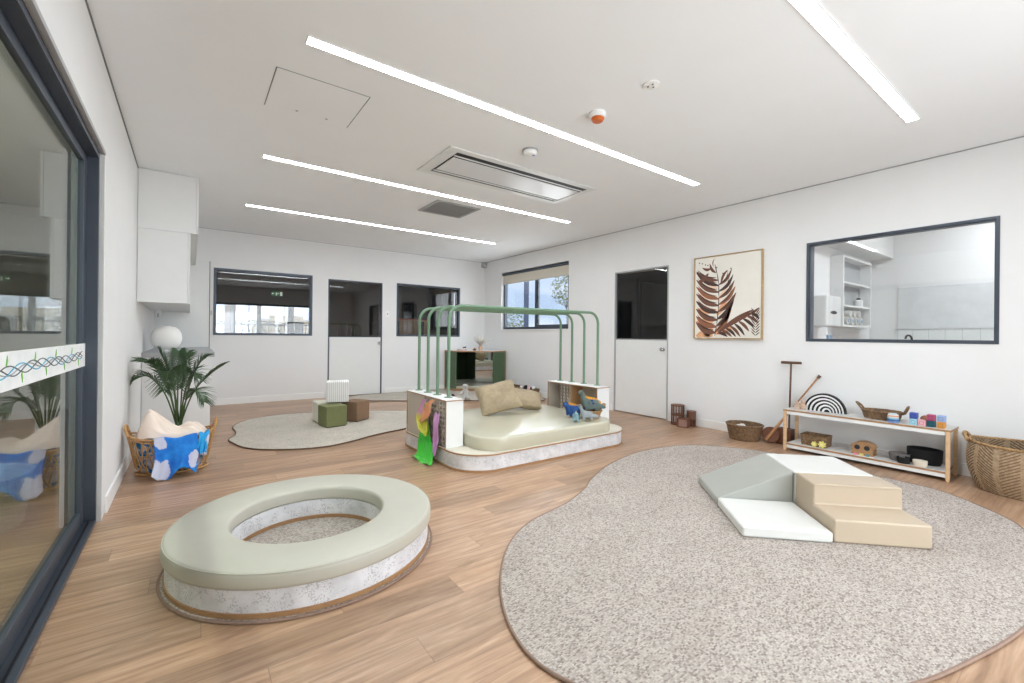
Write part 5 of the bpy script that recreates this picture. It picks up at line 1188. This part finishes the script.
# ------------------------------------------------------------------ rattan basket with cloths
bx, by = -.102, 4.52
t = thing('rattan_basket', (bx, by, 0), 'open rattan basket of looping canes with handles against the left wall', 'basket')
def ov(rx, ry, z, n=48, ph=0, lift=0): return [(bx+rx*math.cos(a), by+ry*math.sin(a), z+lift*math.cos(a)**4) for a in [2*PI*k/n for k in range(n)]]
MB().tube(ov(.285, .195, .285, lift=.045), .008, 8, True).build('rim', M['rattan'], t); MB().tube(ov(.278, .188, .262, lift=.045), .006, 8, True).build('rim', M['rattan'], t)
MB().tube(ov(.232, .145, .012), .009, 8, True).build('base_ring', M['rattan'], t); MB().tube(ov(.256, .168, .155, lift=.01), .004, 6, True).build('hoop', M['rattan'], t)
MB().lathe([(.001, 0), (.226, 0), (.226, .008), (.001, .008)], bx, by, .004, 40, 1, .63).build('base', M['wick2'], t)
NL = 13; m = MB()
for k in range(NL):
    for ph in (0, .5):
        pts = []
        for j in range(21):
            u = j/20; a = 2*PI*(k+ph)/NL+(u-.5)*2*PI/NL*1.55*(1 if ph == 0 else 1); v = math.sin(PI*u)**.6
            v = 1-v
            rx, ry = .285-(.285-.232)*v, .195-(.195-.145)*v; zz_ = .275+.045*math.cos(a)**4-(.262)*v
            if ph: v2 = 1-v; rx, ry = .285-(.053)*v2, .195-(.05)*v2; zz_ = .275+.045*math.cos(a)**4-.262*v2
            pts.append((bx+rx*math.cos(a), by+ry*math.sin(a), max(.014, zz_)))
        m.tube(pts, .0048, 6)
m.build('cane_loops', M['rattan'], t)
for sg in (1, -1):
    MB().tube(cr([(bx+sg*.272, by-.075, .315), (bx+sg*.290, by-.06, .375), (bx+sg*.292, by, .395), (bx+sg*.290, by+.06, .375), (bx+sg*.272, by+.075, .315)], 6, False), .009, 8).build('handle', M['rattan'], t)
    MB().tube([(bx+sg*.283, by-.065, .345), (bx+sg*.283, by+.065, .345)], .006, 8).build('handle_bar', M['rattan'], t)
# crumpled blue fabric inside
def crump(u, v, rx, ry, z0, z1, sd, am=.03):
    a = 2*PI*u; w_ = noise.noise(Vector((math.cos(a)*3, math.sin(a)*3, v*6+sd)))
    return (bx+(rx+am*w_)*math.cos(a), by+(ry+am*w_)*math.sin(a), z0+(z1-z0)*v+.01*w_)
m = MB().grid(lambda u, v: crump(u, v, .20+.032*v, .115+.035*v, .02, .25, 3, .045), 80, 22, True); k = len(m.v)
m.build('x', M['black']) if False else None
o = m.build('crumpled_fabric', tiedye_mat('blue_tie_dye', (28, 128, 190), (206, 204, 218), 13, .46, .54), solid=.003, ang=70)
tag(o, 'crumpled blue and white fabric filling the inside of the rattan basket', 'cloth')
# pale blush cloth heaped on top
def heap(u, v):
    a = 2*PI*u; r = math.sin(v*PI/2); x = .245*r*math.cos(a); y = .15*r*math.sin(a)
    hgt = .045*max(0, 1-r*r)**.6+.155*math.exp(-((x+.15)**2/.0035+(y+.02)**2/.015))+.085*math.exp(-((x+.07)**2/.006+(y)**2/.02))+.05*math.exp(-((x-.13)**2/.006+(y)**2/.02))
    w_ = noise.noise(Vector((x*9+y*5, y*22, 2.0))); w2 = abs(math.sin((x*.55+y)*42+3*noise.noise(Vector((x*5, y*5, 7)))))
    return (bx+x-.02*hgt, by-.01+y, .272+hgt*(1 if r < .97 else .3)+.022*w_+.016*w2*(1-r**4))
m = MB().grid(heap, 90, 40, True)
tag(m.build('blush_cloth', plain('blush_cotton', (236, 220, 206), .85, .02, 8, .1, 100), solid=.003, ang=80), 'pale blush cloth heaped in a peak on top of the rattan basket', 'cloth')
# blue cloth draped over the front
def drape(x0, x1, yb0, zl_, seed, flare=.0, zr=None):
    def fn(u, v):
        x = x0+(x1-x0)*u; bot = zl_+(zr-zl_)*u if zr is not None else zl_
        if flare: bot = .012+.075*max(0, math.sin((u-.42)*5.2))*(u > .42)+.03*max(0, .14-u)/.14
        ex = (x-bx)/.30; yr = by-.21*math.sqrt(max(0, 1-ex*ex)); zr_ = .302+.03*abs(ex)**3
        if v < .16: q = v/.16; y = yr+.06*(1-q)+.0; z = zr_-.012+.012*math.sin(PI*q/2); return (x, y, z+.008*math.sin(u*9))
        q = (v-.16)/.84; f = math.sin(u*13+seed)+.5*math.sin(u*29+seed*2)
        return (x+.02*math.sin(q*3+seed)*q, yr-.006-.035*q**.7-(.018+.010*f)*q-flare*q*q*.05, zr_-(zr_-bot)*q+.006*f*q)
    return fn
td = tiedye_mat('sky_blue_tie_dye', (24, 128, 222), (200, 202, 222), 5.5, .50, .535)
def patch_mat():
    n = NT('blue_cloth_white_patches'); uv = n.node('ShaderNodeUVMap'); sp = n.node('ShaderNodeSeparateXYZ'); n.link(uv.outputs[0], sp.inputs[0])
    v = n.coord(); nz_ = n.math('MULTIPLY', n.math('SUBTRACT', n.noise(v, 14, 5, .7), .5), 1.5); acc = None
    for u0, v0, ru, rv in ((.17, .86, .24, .24), (.15, .27, .14, .12), (.06, .16, .09, .14), (.86, .78, .10, .18), (.92, .62, .06, .10), (.80, .10, .07, .05)):
        a = n.math('DIVIDE', n.math('SUBTRACT', sp.outputs[0], u0), ru); b = n.math('DIVIDE', n.math('SUBTRACT', sp.outputs[1], v0), rv)
        d_ = n.math('SUBTRACT', 1.0, n.math('SQRT', n.math('ADD', n.math('MULTIPLY', a, a), n.math('MULTIPLY', b, b))))
        acc = d_ if acc is None else n.math('MAXIMUM', acc, d_)
    acc = n.math('ADD', acc, nz_)
    blue = n.ramp(n.noise(v, 12, 3), [(.3, (16, 96, 196)), (.7, (30, 140, 226))])
    n.link(n.mix(n.math('MULTIPLY', n.math('MINIMUM', n.math('MAXIMUM', n.math('MULTIPLY', acc, 9.0), 0.0), 1.0), .95), blue, lin((206, 208, 226))), n.b.inputs['Base Color'])
    n.b.inputs['Roughness'].default_value = .8; return n.m
m = MB().grid(drape(-.215, .055, 0, .012, .6, 1.0, .05), 60, 40)
tag(m.build('draped_cloth', patch_mat(), solid=.003, ang=80), 'bright blue cloth with white patches draped over the front of the rattan basket', 'cloth')
m = MB().grid(drape(.065, .135, 0, .165, 2.2, .0, .125), 20, 20)
tag(m.build('draped_cloth', tiedye_mat('blue_edge_cloth', (40, 160, 226), (206, 206, 220), 9, .5, .54), solid=.003, ang=80), 'short end of blue and white cloth hanging over the right end of the rattan basket', 'cloth')

sc.view_settings.view_transform = 'Standard'; sc.view_settings.look = 'None'; sc.view_settings.gamma = 1; sc.view_settings.use_curve_mapping = False
sc.view_settings.exposure = 0.0
c_ = sc.cycles; c_.max_bounces = 10; c_.diffuse_bounces = 6; c_.glossy_bounces = 6; c_.transparent_max_bounces = 16; c_.use_denoising = True; c_.caustics_reflective = False; c_.sample_clamp_indirect = 6

# small pieces belong to the part they sit on (thing > part > sub-part)
sub_of = {'eye': 'body', 'nose': 'body', 'spike': 'body', 'spot': 'body', 'piping': 'cushion', 'seam': 'cushion', 'door_knob': 'door_leaf', 'headstock': 'neck', 'embossing': 'cube', 'cap': 'body', 'latch': 'panel', 'screw': 'plate',
          'rocker': 'plate', 'centre': 'petals', 'slot': 'body', 'display': 'casing', 'leaf_print': 'film_band', 'braid_line': 'film_band', 'indicator': 'cover', 'painted_leaves': 'canvas', 'handle_bar': 'handle', 'top_skin': 'top'}
for o in list(col.objects):
    k = o.name.split('.')[0]
    if o.parent is not None and k in sub_of and not (k == 'seam' and o.parent.name.startswith('access')):
        for q in o.parent.children:
            if q.name.split('.')[0] == sub_of[k] and q is not o: o.parent = q; break
